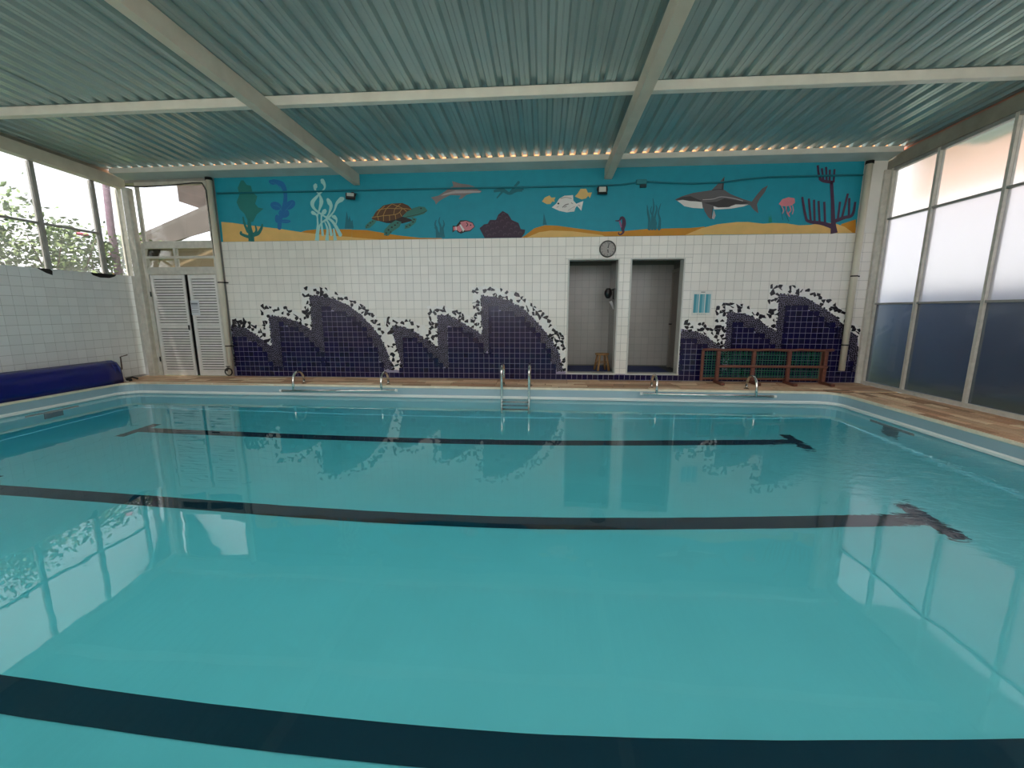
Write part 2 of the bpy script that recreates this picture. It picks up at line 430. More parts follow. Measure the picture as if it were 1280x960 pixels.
PAINT = {k: mat('mural_paint_'+k, lin(*c), 0.55, var=0.05, scale=6) for k, c in dict(
    teal=(0, 146, 168), sand=(226, 182, 108), dsand=(198, 132, 24), gplant=(20, 118, 114), gplant2=(8, 112, 108), bplant=(4, 104, 166), bplant2=(30, 120, 172),
    wcoral=(158, 212, 210), olive=(52, 118, 108), dark=(34, 26, 26), brown=(88, 54, 30), tan=(170, 132, 72), gray=(132, 122, 124), lgray=(178, 170, 172),
    dteal=(0, 108, 122), pink=(214, 130, 142), white=(226, 222, 220), purple=(52, 30, 54), purple2=(84, 62, 84), kelp=(0, 108, 124), kelp2=(8, 140, 120), yellow=(222, 186, 118),
    dpurple=(66, 34, 66), mauve=(150, 92, 140), gray2=(96, 92, 96), dgray=(58, 54, 58)).items()}
MURAL=[('painted_sand',[('p','dsand',[(-4.707,2.836),(-4.597,2.866),(-4.382,2.883),(-3.685,2.872),(-3.701,2.63),(-4.724,2.643)]),('p','dsand',[(-3.685,2.865),(-3.39,2.853),(-3.098,2.802),(-2.807,2.752),(-2.372,2.699),(-1.938,2.688),(-1.939,2.672),(-3.699,2.667)]),('p','dsand',[(-0.44,2.671),(-0.37,2.71),(-0.19,2.841),(0.004,2.891),(0.225,2.879),(0.557,2.83),(1.05,2.762),(1.43,2.764),(1.859,2.797),(2.391,2.802),(2.866,2.803),(2.876,2.663)]),('p','dsand',[(2.303,2.792),(2.589,2.799),(2.873,2.823),(2.883,2.68),(2.31,2.682)]),('p','dsand',[(5.204,2.829),(5.438,2.904),(5.469,2.669),(5.224,2.67)]),('p','sand',[(-6.311,3.05),(-6.094,3.031),(-5.772,2.982),(-5.451,2.942),(-5.13,2.904),(-4.707,2.836),(-4.495,2.81),(-4.073,2.761),(-3.694,2.732),(-3.701,2.63),(-6.317,2.659)]),('p','sand',[(-3.695,2.728),(-3.164,2.68),(-3.165,2.669),(-3.699,2.667)]),('p','sand',[(-0.328,2.68),(-0.105,2.768),(0.116,2.796),(0.503,2.778),(0.833,2.733),(1.052,2.704),(1.108,2.671)]),('p','sand',[(2.54,2.682),(2.818,2.796),(3.096,2.861),(3.432,2.892),(3.628,2.889),(3.882,2.857),(4.048,2.866),(4.27,2.857),(4.495,2.82),(4.687,2.823),(4.901,2.861),(5.094,2.844),(5.264,2.787),(5.412,2.689),(5.388,2.667)])]),('painted_plant',[('p','gplant',[(-5.817,3.797),(-5.898,3.665),(-5.875,3.549),(-5.951,3.406),(-5.901,3.278),(-5.814,3.189),(-5.755,3.041),(-5.657,3.039),(-5.566,3.175),(-5.414,3.279),(-5.519,3.301),(-5.576,3.37),(-5.518,3.504),(-5.606,3.582),(-5.625,3.697),(-5.709,3.718),(-5.763,3.8)]),('s','gplant2',[(-5.733,2.66),(-5.725,2.783),(-5.74,2.922),(-5.735,3.08)],[0.121,0.121,0.091,0.06]),('s','gplant2',[(-5.755,2.754),(-5.86,2.789),(-5.933,2.826),(-5.913,2.866)],[0.06,0.056,0.048,0.04]),('s','gplant2',[(-5.73,2.784),(-5.584,2.821),(-5.501,2.919),(-5.471,2.997)],[0.068,0.068,0.056,0.028]),('s','gplant2',[(-5.73,2.784),(-5.612,2.861),(-5.62,2.98)],[0.048,0.048,0.028]),('s','gplant2',[(-5.786,2.864),(-5.835,3.003),(-5.852,3.141)],[0.06,0.048,0.024])]),('painted_weed',[('s','bplant',[(-5.133,2.923),(-5.101,3.089),(-5.006,3.282),(-4.952,3.511),(-4.996,3.703),(-5.17,3.764)],[0.081,0.088,0.088,0.072,0.101,0.081]),('p','bplant',[(-5.059,3.28),(-5.086,3.255),(-5.128,3.244),(-5.177,3.248),(-5.224,3.267),(-5.258,3.298),(-5.273,3.333),(-5.267,3.366),(-5.24,3.391),(-5.197,3.402),(-5.148,3.398),(-5.102,3.379),(-5.068,3.348),(-5.052,3.313)]),('p','bplant',[(-4.777,3.403),(-4.767,3.372),(-4.777,3.334),(-4.806,3.296),(-4.849,3.267),(-4.897,3.251),(-4.939,3.252),(-4.969,3.27),(-4.98,3.302),(-4.969,3.34),(-4.94,3.378),(-4.897,3.407),(-4.85,3.423),(-4.807,3.421)]),('p','bplant',[(-4.905,3.183),(-4.92,3.146),(-4.953,3.117),(-5.0,3.101),(-5.049,3.102),(-5.092,3.119),(-5.12,3.15),(-5.127,3.187),(-5.113,3.224),(-5.079,3.253),(-5.033,3.268),(-4.983,3.267),(-4.94,3.25),(-4.912,3.22)]),('p','bplant',[(-5.137,3.717),(-5.154,3.706),(-5.179,3.703),(-5.207,3.71),(-5.234,3.724),(-5.253,3.743),(-5.262,3.764),(-5.257,3.781),(-5.241,3.792),(-5.216,3.795),(-5.187,3.788),(-5.161,3.774),(-5.141,3.754),(-5.133,3.734)]),('p','bplant',[(-4.891,3.037),(-4.903,3.022),(-4.934,3.01),(-4.978,3.004),(-5.026,3.005),(-5.068,3.012),(-5.097,3.025),(-5.106,3.04),(-5.094,3.055),(-5.063,3.067),(-5.019,3.073),(-4.971,3.072),(-4.929,3.065),(-4.9,3.052)]),('p','bplant',[(-5.122,3.089),(-5.13,3.056),(-5.145,3.029),(-5.163,3.014),(-5.183,3.014),(-5.198,3.03),(-5.207,3.057),(-5.208,3.091),(-5.2,3.125),(-5.186,3.151),(-5.167,3.166),(-5.148,3.166),(-5.132,3.151),(-5.123,3.123)]),('s','bplant2',[(-5.215,3.334),(-5.11,3.312),(-5.055,3.224)],[0.014,0.014,0.014]),('s','bplant2',[(-4.827,3.375),(-4.897,3.309),(-4.991,3.223)],[0.014,0.014,0.014]),('s','bplant2',[(-5.224,3.755),(-5.112,3.715),(-5.015,3.627)],[0.014,0.014,0.014]),('s','bplant2',[(-5.074,3.03),(-4.923,3.043)],[0.012,0.012])]),('painted_coral',[('s','wcoral',[(-4.235,3.761),(-4.204,3.751),(-4.164,3.685),(-4.178,3.609),(-4.309,3.495),(-4.43,3.367),(-4.393,3.251),(-4.234,3.133),(-4.053,3.014),(-3.923,2.778)],[0.02,0.093,0.052,0.028,0.04,0.081,0.044,0.028,0.052,0.076]),('s','wcoral',[(-4.323,3.703),(-4.346,3.66),(-4.351,3.594),(-4.277,3.507),(-4.249,3.383),(-4.298,3.25),(-4.35,3.115),(-4.357,2.921),(-4.397,2.657)],[0.032,0.085,0.032,0.028,0.081,0.04,0.02,0.044,0.088]),('s','wcoral',[(-3.796,3.431),(-3.855,3.417),(-3.948,3.348),(-4.017,3.206),(-4.154,3.074),(-4.3,2.979),(-4.367,2.804)],[0.032,0.093,0.052,0.028,0.044,0.028,0.05]),('s','wcoral',[(-4.117,3.415),(-4.089,3.361),(-4.067,3.293),(-4.115,3.169),(-4.175,3.074),(-4.125,2.957),(-4.101,2.781)],[0.06,0.093,0.064,0.028,0.032,0.04,0.056]),('s','wcoral',[(-4.163,3.228),(-4.207,3.2),(-4.275,3.095),(-4.273,2.783)],[0.04,0.088,0.028,0.052]),('s','wcoral',[(-4.464,3.21),(-4.431,3.184),(-4.361,3.135),(-4.355,2.999),(-4.392,2.765)],[0.032,0.072,0.028,0.028,0.06]),('s','wcoral',[(-4.067,3.111),(-4.015,3.102),(-3.975,3.051),(-3.993,2.97)],[0.024,0.076,0.036,0.016]),('s','wcoral',[(-4.212,3.016),(-4.17,2.88),(-4.196,2.654)],[0.02,0.044,0.076]),('s','wcoral',[(-4.045,2.897),(-4.028,2.652)],[0.028,0.072])]),('painted_turtle',[('p','olive',[(-2.674,3.087),(-2.598,3.171),(-2.473,3.235),(-2.35,3.265),(-2.245,3.248),(-2.196,3.187),(-2.274,3.124),(-2.438,3.088),(-2.521,3.059),(-2.644,3.067)]),('p','olive',[(-3.244,3.052),(-3.33,3.006),(-3.418,2.936),(-3.417,2.881),(-3.337,2.892),(-3.228,2.971),(-3.194,3.013)]),('p','olive',[(-2.5,3.074),(-2.409,3.044),(-2.433,2.978),(-2.56,2.88),(-2.654,2.862),(-2.64,2.933),(-2.525,2.989)]),('p','dark',[(-3.183,3.028),(-2.831,3.042),(-2.684,3.087),(-2.522,3.04),(-2.499,3.008),(-2.69,2.963),(-2.999,2.975)]),('p','olive',[(-2.821,3.022),(-2.928,2.963),(-3.048,2.853),(-3.062,2.752),(-2.975,2.743),(-2.879,2.827),(-2.751,2.902),(-2.705,2.992)]),('p','brown',[(-3.286,3.053),(-3.195,3.181),(-3.044,3.293),(-2.878,3.324),(-2.673,3.329),(-2.563,3.284),(-2.494,3.217),(-2.598,3.171),(-2.684,3.087),(-2.831,3.032),(-2.998,3.006),(-3.184,3.019)]),('s','tan',[(-3.28,3.083),(-3.054,3.108),(-2.826,3.127),(-2.738,3.164),(-2.667,3.229),(-2.515,3.211)],[0.012,0.012,0.012,0.012,0.012,0.012]),('s','tan',[(-3.178,3.114),(-3.111,3.209),(-3.014,3.283)],[0.012,0.012,0.012]),('s','tan',[(-3.058,3.112),(-2.985,3.235),(-2.879,3.312)],[0.012,0.012,0.012]),('s','tan',[(-2.851,3.128),(-2.817,3.232),(-2.704,3.315)],[0.012,0.012,0.012]),('s','tan',[(-3.162,3.209),(-2.985,3.239),(-2.817,3.232),(-2.667,3.229)],[0.012,0.012,0.012,0.012]),('s','tan',[(-2.878,3.318),(-2.677,3.239)],[0.012,0.012]),('s','tan',[(-3.159,3.095),(-3.152,3.028)],[0.012,0.012]),('s','tan',[(-3.05,3.106),(-3.056,3.011)],[0.012,0.012]),('s','tan',[(-2.934,3.12),(-2.935,3.015)],[0.012,0.012]),('s','tan',[(-2.822,3.127),(-2.814,3.038)],[0.012,0.012]),('s','tan',[(-2.732,3.164),(-2.695,3.087)],[0.012,0.012]),('s','tan',[(-2.667,3.233),(-2.598,3.175)],[0.012,0.012]),('p','dark',[(-3.349,2.938),(-3.356,2.93),(-3.37,2.928),(-3.381,2.934),(-3.38,2.944),(-3.369,2.949),(-3.355,2.947)]),('p','dark',[(-3.294,2.982),(-3.301,2.974),(-3.315,2.972),(-3.326,2.978),(-3.325,2.987),(-3.314,2.993),(-3.3,2.99)]),('p','dark',[(-3.382,2.906),(-3.387,2.9),(-3.398,2.898),(-3.406,2.903),(-3.406,2.91),(-3.397,2.914),(-3.386,2.912)]),('p','dark',[(-3.253,3.006),(-3.259,2.999),(-3.271,2.997),(-3.281,3.003),(-3.28,3.011),(-3.27,3.016),(-3.258,3.014)]),('p','dark',[(-2.995,2.794),(-3.002,2.785),(-3.018,2.782),(-3.031,2.789),(-3.03,2.8),(-3.017,2.806),(-3.001,2.804)]),('p','dark',[(-2.944,2.851),(-2.952,2.841),(-2.97,2.838),(-2.984,2.846),(-2.983,2.858),(-2.969,2.865),(-2.951,2.862)]),('p','dark',[(-2.879,2.898),(-2.888,2.888),(-2.905,2.886),(-2.919,2.893),(-2.918,2.905),(-2.904,2.912),(-2.887,2.909)]),('p','dark',[(-2.815,2.936),(-2.824,2.926),(-2.841,2.923),(-2.855,2.931),(-2.854,2.942),(-2.84,2.949),(-2.823,2.947)]),('p','dark',[(-2.764,2.974),(-2.771,2.964),(-2.787,2.962),(-2.799,2.969),(-2.799,2.979),(-2.786,2.986),(-2.77,2.983)]),('p','dark',[(-2.997,2.755),(-3.003,2.748),(-3.015,2.746),(-3.025,2.752),(-3.024,2.76),(-3.014,2.765),(-3.002,2.763)]),('p','dark',[(-2.911,2.812),(-2.917,2.805),(-2.929,2.803),(-2.938,2.808),(-2.938,2.817),(-2.928,2.822),(-2.916,2.82)]),('p','dark',[(-2.594,2.904),(-2.601,2.895),(-2.615,2.894),(-2.626,2.9),(-2.625,2.909),(-2.614,2.915),(-2.6,2.912)]),('p','dark',[(-2.529,2.932),(-2.536,2.922),(-2.552,2.92),(-2.564,2.927),(-2.564,2.937),(-2.551,2.944),(-2.536,2.941)]),('p','dark',[(-2.465,2.988),(-2.472,2.979),(-2.488,2.977),(-2.5,2.983),(-2.5,2.994),(-2.487,3.0),(-2.472,2.997)]),('p','dark',[(-2.445,3.031),(-2.451,3.023),(-2.465,3.021),(-2.476,3.027),(-2.476,3.037),(-2.464,3.042),(-2.451,3.04)]),('p','dark',[(-2.302,3.226),(-2.309,3.217),(-2.325,3.215),(-2.337,3.222),(-2.337,3.232),(-2.324,3.238),(-2.309,3.236)]),('s','dark',[(-2.623,3.076),(-2.479,3.102),(-2.355,3.125),(-2.211,3.179)],[0.008,0.008,0.008,0.008])]),('painted_dolphin',[('p','gray',[(-2.125,3.416),(-1.979,3.445),(-1.856,3.517),(-1.754,3.585),(-1.694,3.602),(-1.716,3.691),(-1.554,3.643),(-1.415,3.626),(-1.297,3.585),(-1.239,3.534),(-1.166,3.508),(-1.2,3.477),(-1.339,3.477),(-1.458,3.446),(-1.54,3.384),(-1.6,3.378),(-1.558,3.44),(-1.758,3.452),(-1.9,3.388),(-1.982,3.341),(-2.034,3.289),(-2.058,3.357)]),('p','lgray',[(-1.939,3.441),(-1.857,3.48),(-1.656,3.528),(-1.358,3.521),(-1.18,3.505),(-1.209,3.487),(-1.458,3.479),(-1.657,3.479),(-1.818,3.46)])]),('painted_weed',[('s','dteal',[(-0.945,3.498),(-0.792,3.52),(-0.654,3.453),(-0.543,3.502),(-0.392,3.525)],[0.04,0.074,0.045,0.062,0.028]),('s','dteal',[(-0.89,3.379),(-0.792,3.481),(-0.737,3.532)],[0.023,0.04,0.028]),('s','dteal',[(-0.654,3.453),(-0.571,3.554),(-0.488,3.643)],[0.04,0.04,0.051]),('s','dteal',[(-0.543,3.502),(-0.419,3.5)],[0.04,0.04])]),('painted_striped_fish',[('p','dark',[(-1.663,2.832),(-1.735,2.786),(-1.728,2.91),(-1.661,2.905),(-1.578,3.002),(-1.467,3.004),(-1.344,2.961),(-1.305,2.884),(-1.391,2.806),(-1.492,2.792),(-1.573,2.764),(-1.634,2.79)]),('p','pink',[(-1.579,2.974),(-1.468,2.989),(-1.352,2.949),(-1.317,2.884),(-1.4,2.821),(-1.491,2.815),(-1.561,2.869)]),('p','pink',[(-1.662,2.88),(-1.6,2.912),(-1.571,2.869),(-1.552,2.812),(-1.593,2.793),(-1.657,2.836)]),('p','pink',[(-1.716,2.887),(-1.668,2.89),(-1.665,2.833),(-1.714,2.818)]),('p','white',[(-1.6,2.923),(-1.57,2.93),(-1.501,2.83),(-1.532,2.796)]),('p','white',[(-1.676,2.89),(-1.655,2.893),(-1.649,2.832),(-1.669,2.825)]),('s','dark',[(-1.468,2.963),(-1.439,2.924),(-1.47,2.887)],[0.014,0.014,0.014]),('p','dark',[(-1.37,2.914),(-1.375,2.904),(-1.385,2.901),(-1.395,2.905),(-1.399,2.914),(-1.394,2.923),(-1.384,2.927),(-1.374,2.923)])]),('painted_coral',[('p','purple',[(-1.122,2.677),(-1.219,2.856),(-1.133,2.922),(-1.063,2.934),(-1.02,3.0),(-0.907,2.998),(-0.864,3.09),(-0.78,3.154),(-0.682,3.1),(-0.613,2.993),(-0.487,2.938),(-0.445,2.831),(-0.361,2.817),(-0.375,2.75),(-0.431,2.668)]),('s','purple2',[(-1.089,2.865),(-1.086,2.897),(-1.054,2.907),(-1.035,2.888)],[0.011,0.011,0.011,0.011]),('s','purple2',[(-1.004,2.917),(-1.0,2.949),(-0.969,2.959),(-0.95,2.94)],[0.011,0.011,0.011,0.011]),('s','purple2',[(-0.919,2.929),(-0.916,2.961),(-0.885,2.971),(-0.865,2.952)],[0.011,0.011,0.011,0.011]),('s','purple2',[(-0.862,3.021),(-0.859,3.053),(-0.828,3.063),(-0.809,3.044)],[0.011,0.011,0.011,0.011]),('s','purple2',[(-0.792,3.073),(-0.789,3.104),(-0.758,3.114),(-0.738,3.096)],[0.011,0.011,0.011,0.011]),('s','purple2',[(-0.736,3.006),(-0.733,3.037),(-0.702,3.048),(-0.683,3.029)],[0.011,0.011,0.011,0.011]),('s','purple2',[(-0.82,2.954),(-0.817,2.986),(-0.786,2.996),(-0.767,2.977)],[0.011,0.011,0.011,0.011]),('s','purple2',[(-0.906,2.835),(-0.902,2.867),(-0.871,2.878),(-0.852,2.859)],[0.011,0.011,0.011,0.011]),('s','purple2',[(-1.005,2.81),(-1.001,2.842),(-0.97,2.852),(-0.951,2.833)],[0.011,0.011,0.011,0.011]),('s','purple2',[(-1.104,2.771),(-1.101,2.803),(-1.07,2.814),(-1.05,2.795)],[0.011,0.011,0.011,0.011]),('s','purple2',[(-0.708,2.912),(-0.705,2.944),(-0.674,2.954),(-0.655,2.935)],[0.011,0.011,0.011,0.011]),('s','purple2',[(-0.624,2.898),(-0.621,2.93),(-0.591,2.94),(-0.571,2.921)],[0.011,0.011,0.011,0.011]),('s','purple2',[(-0.554,2.844),(-0.551,2.875),(-0.521,2.886),(-0.501,2.867)],[0.011,0.011,0.011,0.011]),('s','purple2',[(-0.652,2.805),(-0.649,2.837),(-0.619,2.847),(-0.599,2.828)],[0.011,0.011,0.011,0.011]),('s','purple2',[(-0.765,2.847),(-0.762,2.879),(-0.731,2.889),(-0.711,2.87)],[0.011,0.011,0.011,0.011]),('s','purple2',[(-0.85,2.768),(-0.847,2.8),(-0.815,2.81),(-0.796,2.791)],[0.011,0.011,0.011,0.011]),('s','purple2',[(-0.963,2.729),(-0.96,2.761),(-0.929,2.771),(-0.909,2.752)],[0.011,0.011,0.011,0.011]),('s','purple2',[(-0.681,2.712),(-0.678,2.744),(-0.647,2.754),(-0.627,2.735)],[0.011,0.011,0.011,0.011]),('s','purple2',[(-0.568,2.75),(-0.565,2.782),(-0.535,2.793),(-0.515,2.774)],[0.011,0.011,0.011,0.011]),('s','purple2',[(-0.484,2.736),(-0.481,2.768),(-0.45,2.778),(-0.431,2.759)],[0.011,0.011,0.011,0.011]),('s','purple2',[(-0.765,2.713),(-0.762,2.745),(-0.731,2.755),(-0.712,2.736)],[0.011,0.011,0.011,0.011]),('s','purple2',[(-1.062,2.703),(-1.059,2.736),(-1.028,2.746),(-1.008,2.727)],[0.011,0.011,0.011,0.011])]),('painted_seaweed',[('s','kelp',[(-2.024,2.697),(-2.034,2.855),(-2.06,2.936),(-2.037,3.016)],[0.062,0.045,0.034,0.014]),('s','kelp',[(-1.967,2.697),(-1.955,2.881),(-1.986,2.989),(-1.961,3.069)],[0.051,0.04,0.028,0.011]),('s','kelp',[(-1.909,2.696),(-1.919,2.853),(-1.888,2.933),(-1.905,3.014)],[0.062,0.04,0.028,0.011]),('s','kelp',[(-1.981,2.697),(-2.007,2.8),(-2.076,2.882)],[0.04,0.028,0.014])]),('painted_seaweed',[('p','kelp',[(-3.826,2.887),(-3.765,3.207),(-3.738,3.044),(-3.712,3.12),(-3.689,3.016),(-3.658,3.043),(-3.648,2.884)])]),('painted_seaweed',[('p','kelp',[(-0.037,2.899),(-0.021,3.115),(0.008,3.009),(0.037,2.898)])]),('painted_yellow_fish',[('p','yellow',[(-0.058,3.306),(-0.004,3.373),(0.081,3.407),(0.112,3.367),(0.189,3.371),(0.167,3.328),(0.177,3.294),(0.131,3.302),(0.1,3.259),(0.032,3.257)])]),('painted_yellow_fish',[('p','yellow',[(0.541,3.38),(0.595,3.438),(0.639,3.508),(0.74,3.506),(0.772,3.439),(0.845,3.443),(0.812,3.346),(0.779,3.386),(0.744,3.344),(0.666,3.327),(0.598,3.352)])]),('painted_white_fish',[('p','white',[(0.124,3.199),(0.203,3.263),(0.258,3.348),(0.348,3.395),(0.506,3.404),(0.514,3.311),(0.569,3.254),(0.695,3.299),(0.662,3.133),(0.581,3.218),(0.555,3.181),(0.536,3.121),(0.399,3.108),(0.262,3.137)]),('p','dark',[(0.26,3.264),(0.257,3.254),(0.248,3.249),(0.238,3.249),(0.229,3.255),(0.225,3.265),(0.229,3.274),(0.237,3.28),(0.248,3.28),(0.256,3.273)]),('s','gray',[(0.281,3.348),(0.371,3.367),(0.485,3.344)],[0.009,0.009,0.009]),('s','gray',[(0.318,3.196),(0.374,3.238),(0.43,3.253)],[0.017,0.017,0.017]),('s','gray',[(0.352,3.195),(0.397,3.216)],[0.012,0.012]),('s','gray',[(0.215,3.198),(0.249,3.213)],[0.007,0.007]),('s','lgray',[(0.421,3.14),(0.489,3.182),(0.545,3.208)],[0.009,0.009,0.009]),('s','gray',[(0.475,3.274),(0.51,3.252)],[0.009,0.009]),('s','gray',[(0.601,3.234),(0.641,3.211)],[0.007,0.007])]),('painted_seahorse',[('s','dpurple',[(1.282,2.947),(1.354,2.951),(1.387,2.997),(1.426,2.981),(1.44,2.895),(1.423,2.798),(1.436,2.746),(1.384,2.705),(1.345,2.726),(1.363,2.747)],[0.014,0.028,0.045,0.057,0.074,0.062,0.034,0.026,0.017,0.011]),('s','mauve',[(1.357,2.948),(1.376,2.896),(1.395,2.83)],[0.023,0.034,0.023])]),('painted_seaweed',[('s','kelp',[(1.898,2.802),(1.89,2.952),(1.857,3.082),(1.836,3.211)],[0.062,0.045,0.034,0.011]),('s','kelp',[(1.952,2.801),(1.941,3.003),(1.957,3.183),(1.931,3.324)],[0.057,0.04,0.028,0.009]),('s','kelp',[(2.005,2.8),(1.982,2.977),(2.013,3.131),(1.99,3.208)],[0.057,0.04,0.028,0.011]),('s','kelp',[(2.072,2.799),(2.077,2.949),(2.043,3.079),(2.079,3.232)],[0.062,0.04,0.028,0.011]),('s','kelp',[(1.979,2.801),(2.013,2.899),(1.91,3.081),(1.917,3.184)],[0.04,0.028,0.023,0.011])]),('painted_shark',[('p','gray2',[(2.323,3.294),(2.434,3.343),(2.628,3.398),(2.942,3.435),(3.053,3.549),(3.149,3.66),(3.146,3.446),(3.279,3.363),(3.496,3.278),(3.649,3.231),(3.728,3.346),(3.807,3.446),(3.902,3.499),(3.857,3.387),(3.779,3.273),(3.743,3.186),(3.782,3.032),(3.692,3.098),(3.625,3.176),(3.506,3.168),(3.385,3.17),(3.299,3.128),(3.028,3.118),(2.829,3.144),(2.645,3.154),(2.49,3.187)]),('p','white',[(2.362,3.271),(2.453,3.284),(2.592,3.259),(2.79,3.248),(2.817,3.132),(2.646,3.144),(2.491,3.176),(2.426,3.228)]),('p','white',[(2.997,3.167),(3.086,3.142),(3.237,3.145),(3.384,3.188),(3.602,3.184),(3.507,3.152),(3.3,3.12),(3.013,3.111)]),('p','dgray',[(2.822,3.229),(3.048,3.243),(3.179,3.295),(3.347,3.266),(3.606,3.217),(3.489,3.19),(3.368,3.196),(3.267,3.147),(3.055,3.151),(2.992,3.182)]),('p','lgray',[(2.987,2.962),(3.01,3.111),(3.049,3.006),(3.027,2.944)]),('p','gray2',[(2.808,3.21),(2.992,3.185),(2.992,3.096),(2.981,2.94),(2.916,2.99),(2.848,3.091)]),('p','dgray',[(2.323,3.289),(2.435,3.331),(2.586,3.343),(2.743,3.278),(2.799,3.24),(2.591,3.266),(2.438,3.287)]),('s','lgray',[(2.803,3.28),(2.984,3.288),(3.117,3.322),(3.314,3.296),(3.499,3.246)],[0.012,0.012,0.012,0.012,0.012]),('s','dgray',[(2.957,3.435),(3.062,3.448),(3.145,3.438)],[0.013,0.013,0.013]),('s','dgray',[(2.993,3.178),(2.983,3.067),(2.981,2.948)],[0.01,0.01,0.01]),('p','dgray',[(3.114,3.446),(3.126,3.606),(3.142,3.634),(3.149,3.446)])]),('painted_seaweed',[('p','kelp2',[(3.969,2.875),(3.965,2.999),(3.99,2.944),(4.0,3.012),(4.033,2.874)])]),('painted_jellyfish',[('p','pink',[(4.112,3.182),(4.167,3.262),(4.265,3.292),(4.368,3.274),(4.386,3.203),(4.334,3.156),(4.239,3.144),(4.162,3.151)]),('s','pink',[(4.162,3.151),(4.205,3.077),(4.192,3.022)],[0.015,0.015,0.015]),('s','pink',[(4.239,3.144),(4.263,3.048),(4.312,2.979)],[0.018,0.018,0.018]),('s','pink',[(4.299,3.148),(4.329,3.074),(4.294,3.021),(4.319,2.966)],[0.018,0.018,0.018,0.018]),('s','pink',[(4.348,3.155),(4.37,3.074),(4.359,3.006)],[0.015,0.015,0.015]),('s','dteal',[(4.151,3.146),(4.172,3.05),(4.209,2.913)],[0.012,0.012,0.012]),('s','dteal',[(4.274,3.13),(4.253,3.021),(4.317,2.884)],[0.012,0.012,0.012])]),('painted_coral',[('s','dpurple',[(5.103,2.663),(5.063,2.872),(5.008,3.224),(4.957,3.504)],[0.123,0.074,0.055,0.055]),('s','dpurple',[(4.745,3.596),(4.818,3.547),(4.982,3.522)],[0.049,0.049,0.049]),('s','dpurple',[(4.693,3.805),(4.721,3.681),(4.753,3.596)],[0.037,0.037,0.037]),('s','dpurple',[(4.766,3.754),(4.817,3.552)],[0.034,0.034]),('s','dpurple',[(4.833,3.776),(4.871,3.551)],[0.034,0.034]),('s','dpurple',[(4.9,3.729),(4.921,3.54)],[0.034,0.034]),('s','dpurple',[(4.977,3.735),(4.988,3.517)],[0.034,0.034]),('s','dpurple',[(5.074,2.784),(4.875,2.847),(4.652,2.884),(4.587,2.975),(4.496,3.293)],[0.08,0.062,0.049,0.043,0.037]),('s','dpurple',[(4.608,3.264),(4.684,2.891)],[0.037,0.037]),('s','dpurple',[(4.698,3.243),(4.752,2.877)],[0.037,0.037]),('s','dpurple',[(4.776,3.223),(4.836,2.859)],[0.037,0.037]),('s','dpurple',[(4.873,3.205),(4.931,2.841)],[0.037,0.037]),('s','dpurple',[(5.084,2.877),(5.244,2.937),(5.368,2.98),(5.388,3.195)],[0.068,0.055,0.049,0.037]),('s','dpurple',[(5.135,3.2),(5.135,2.903)],[0.037,0.037]),('s','dpurple',[(5.247,3.334),(5.201,2.935)],[0.037,0.037]),('s','dpurple',[(5.281,3.258),(5.311,2.963)],[0.037,0.037])])]
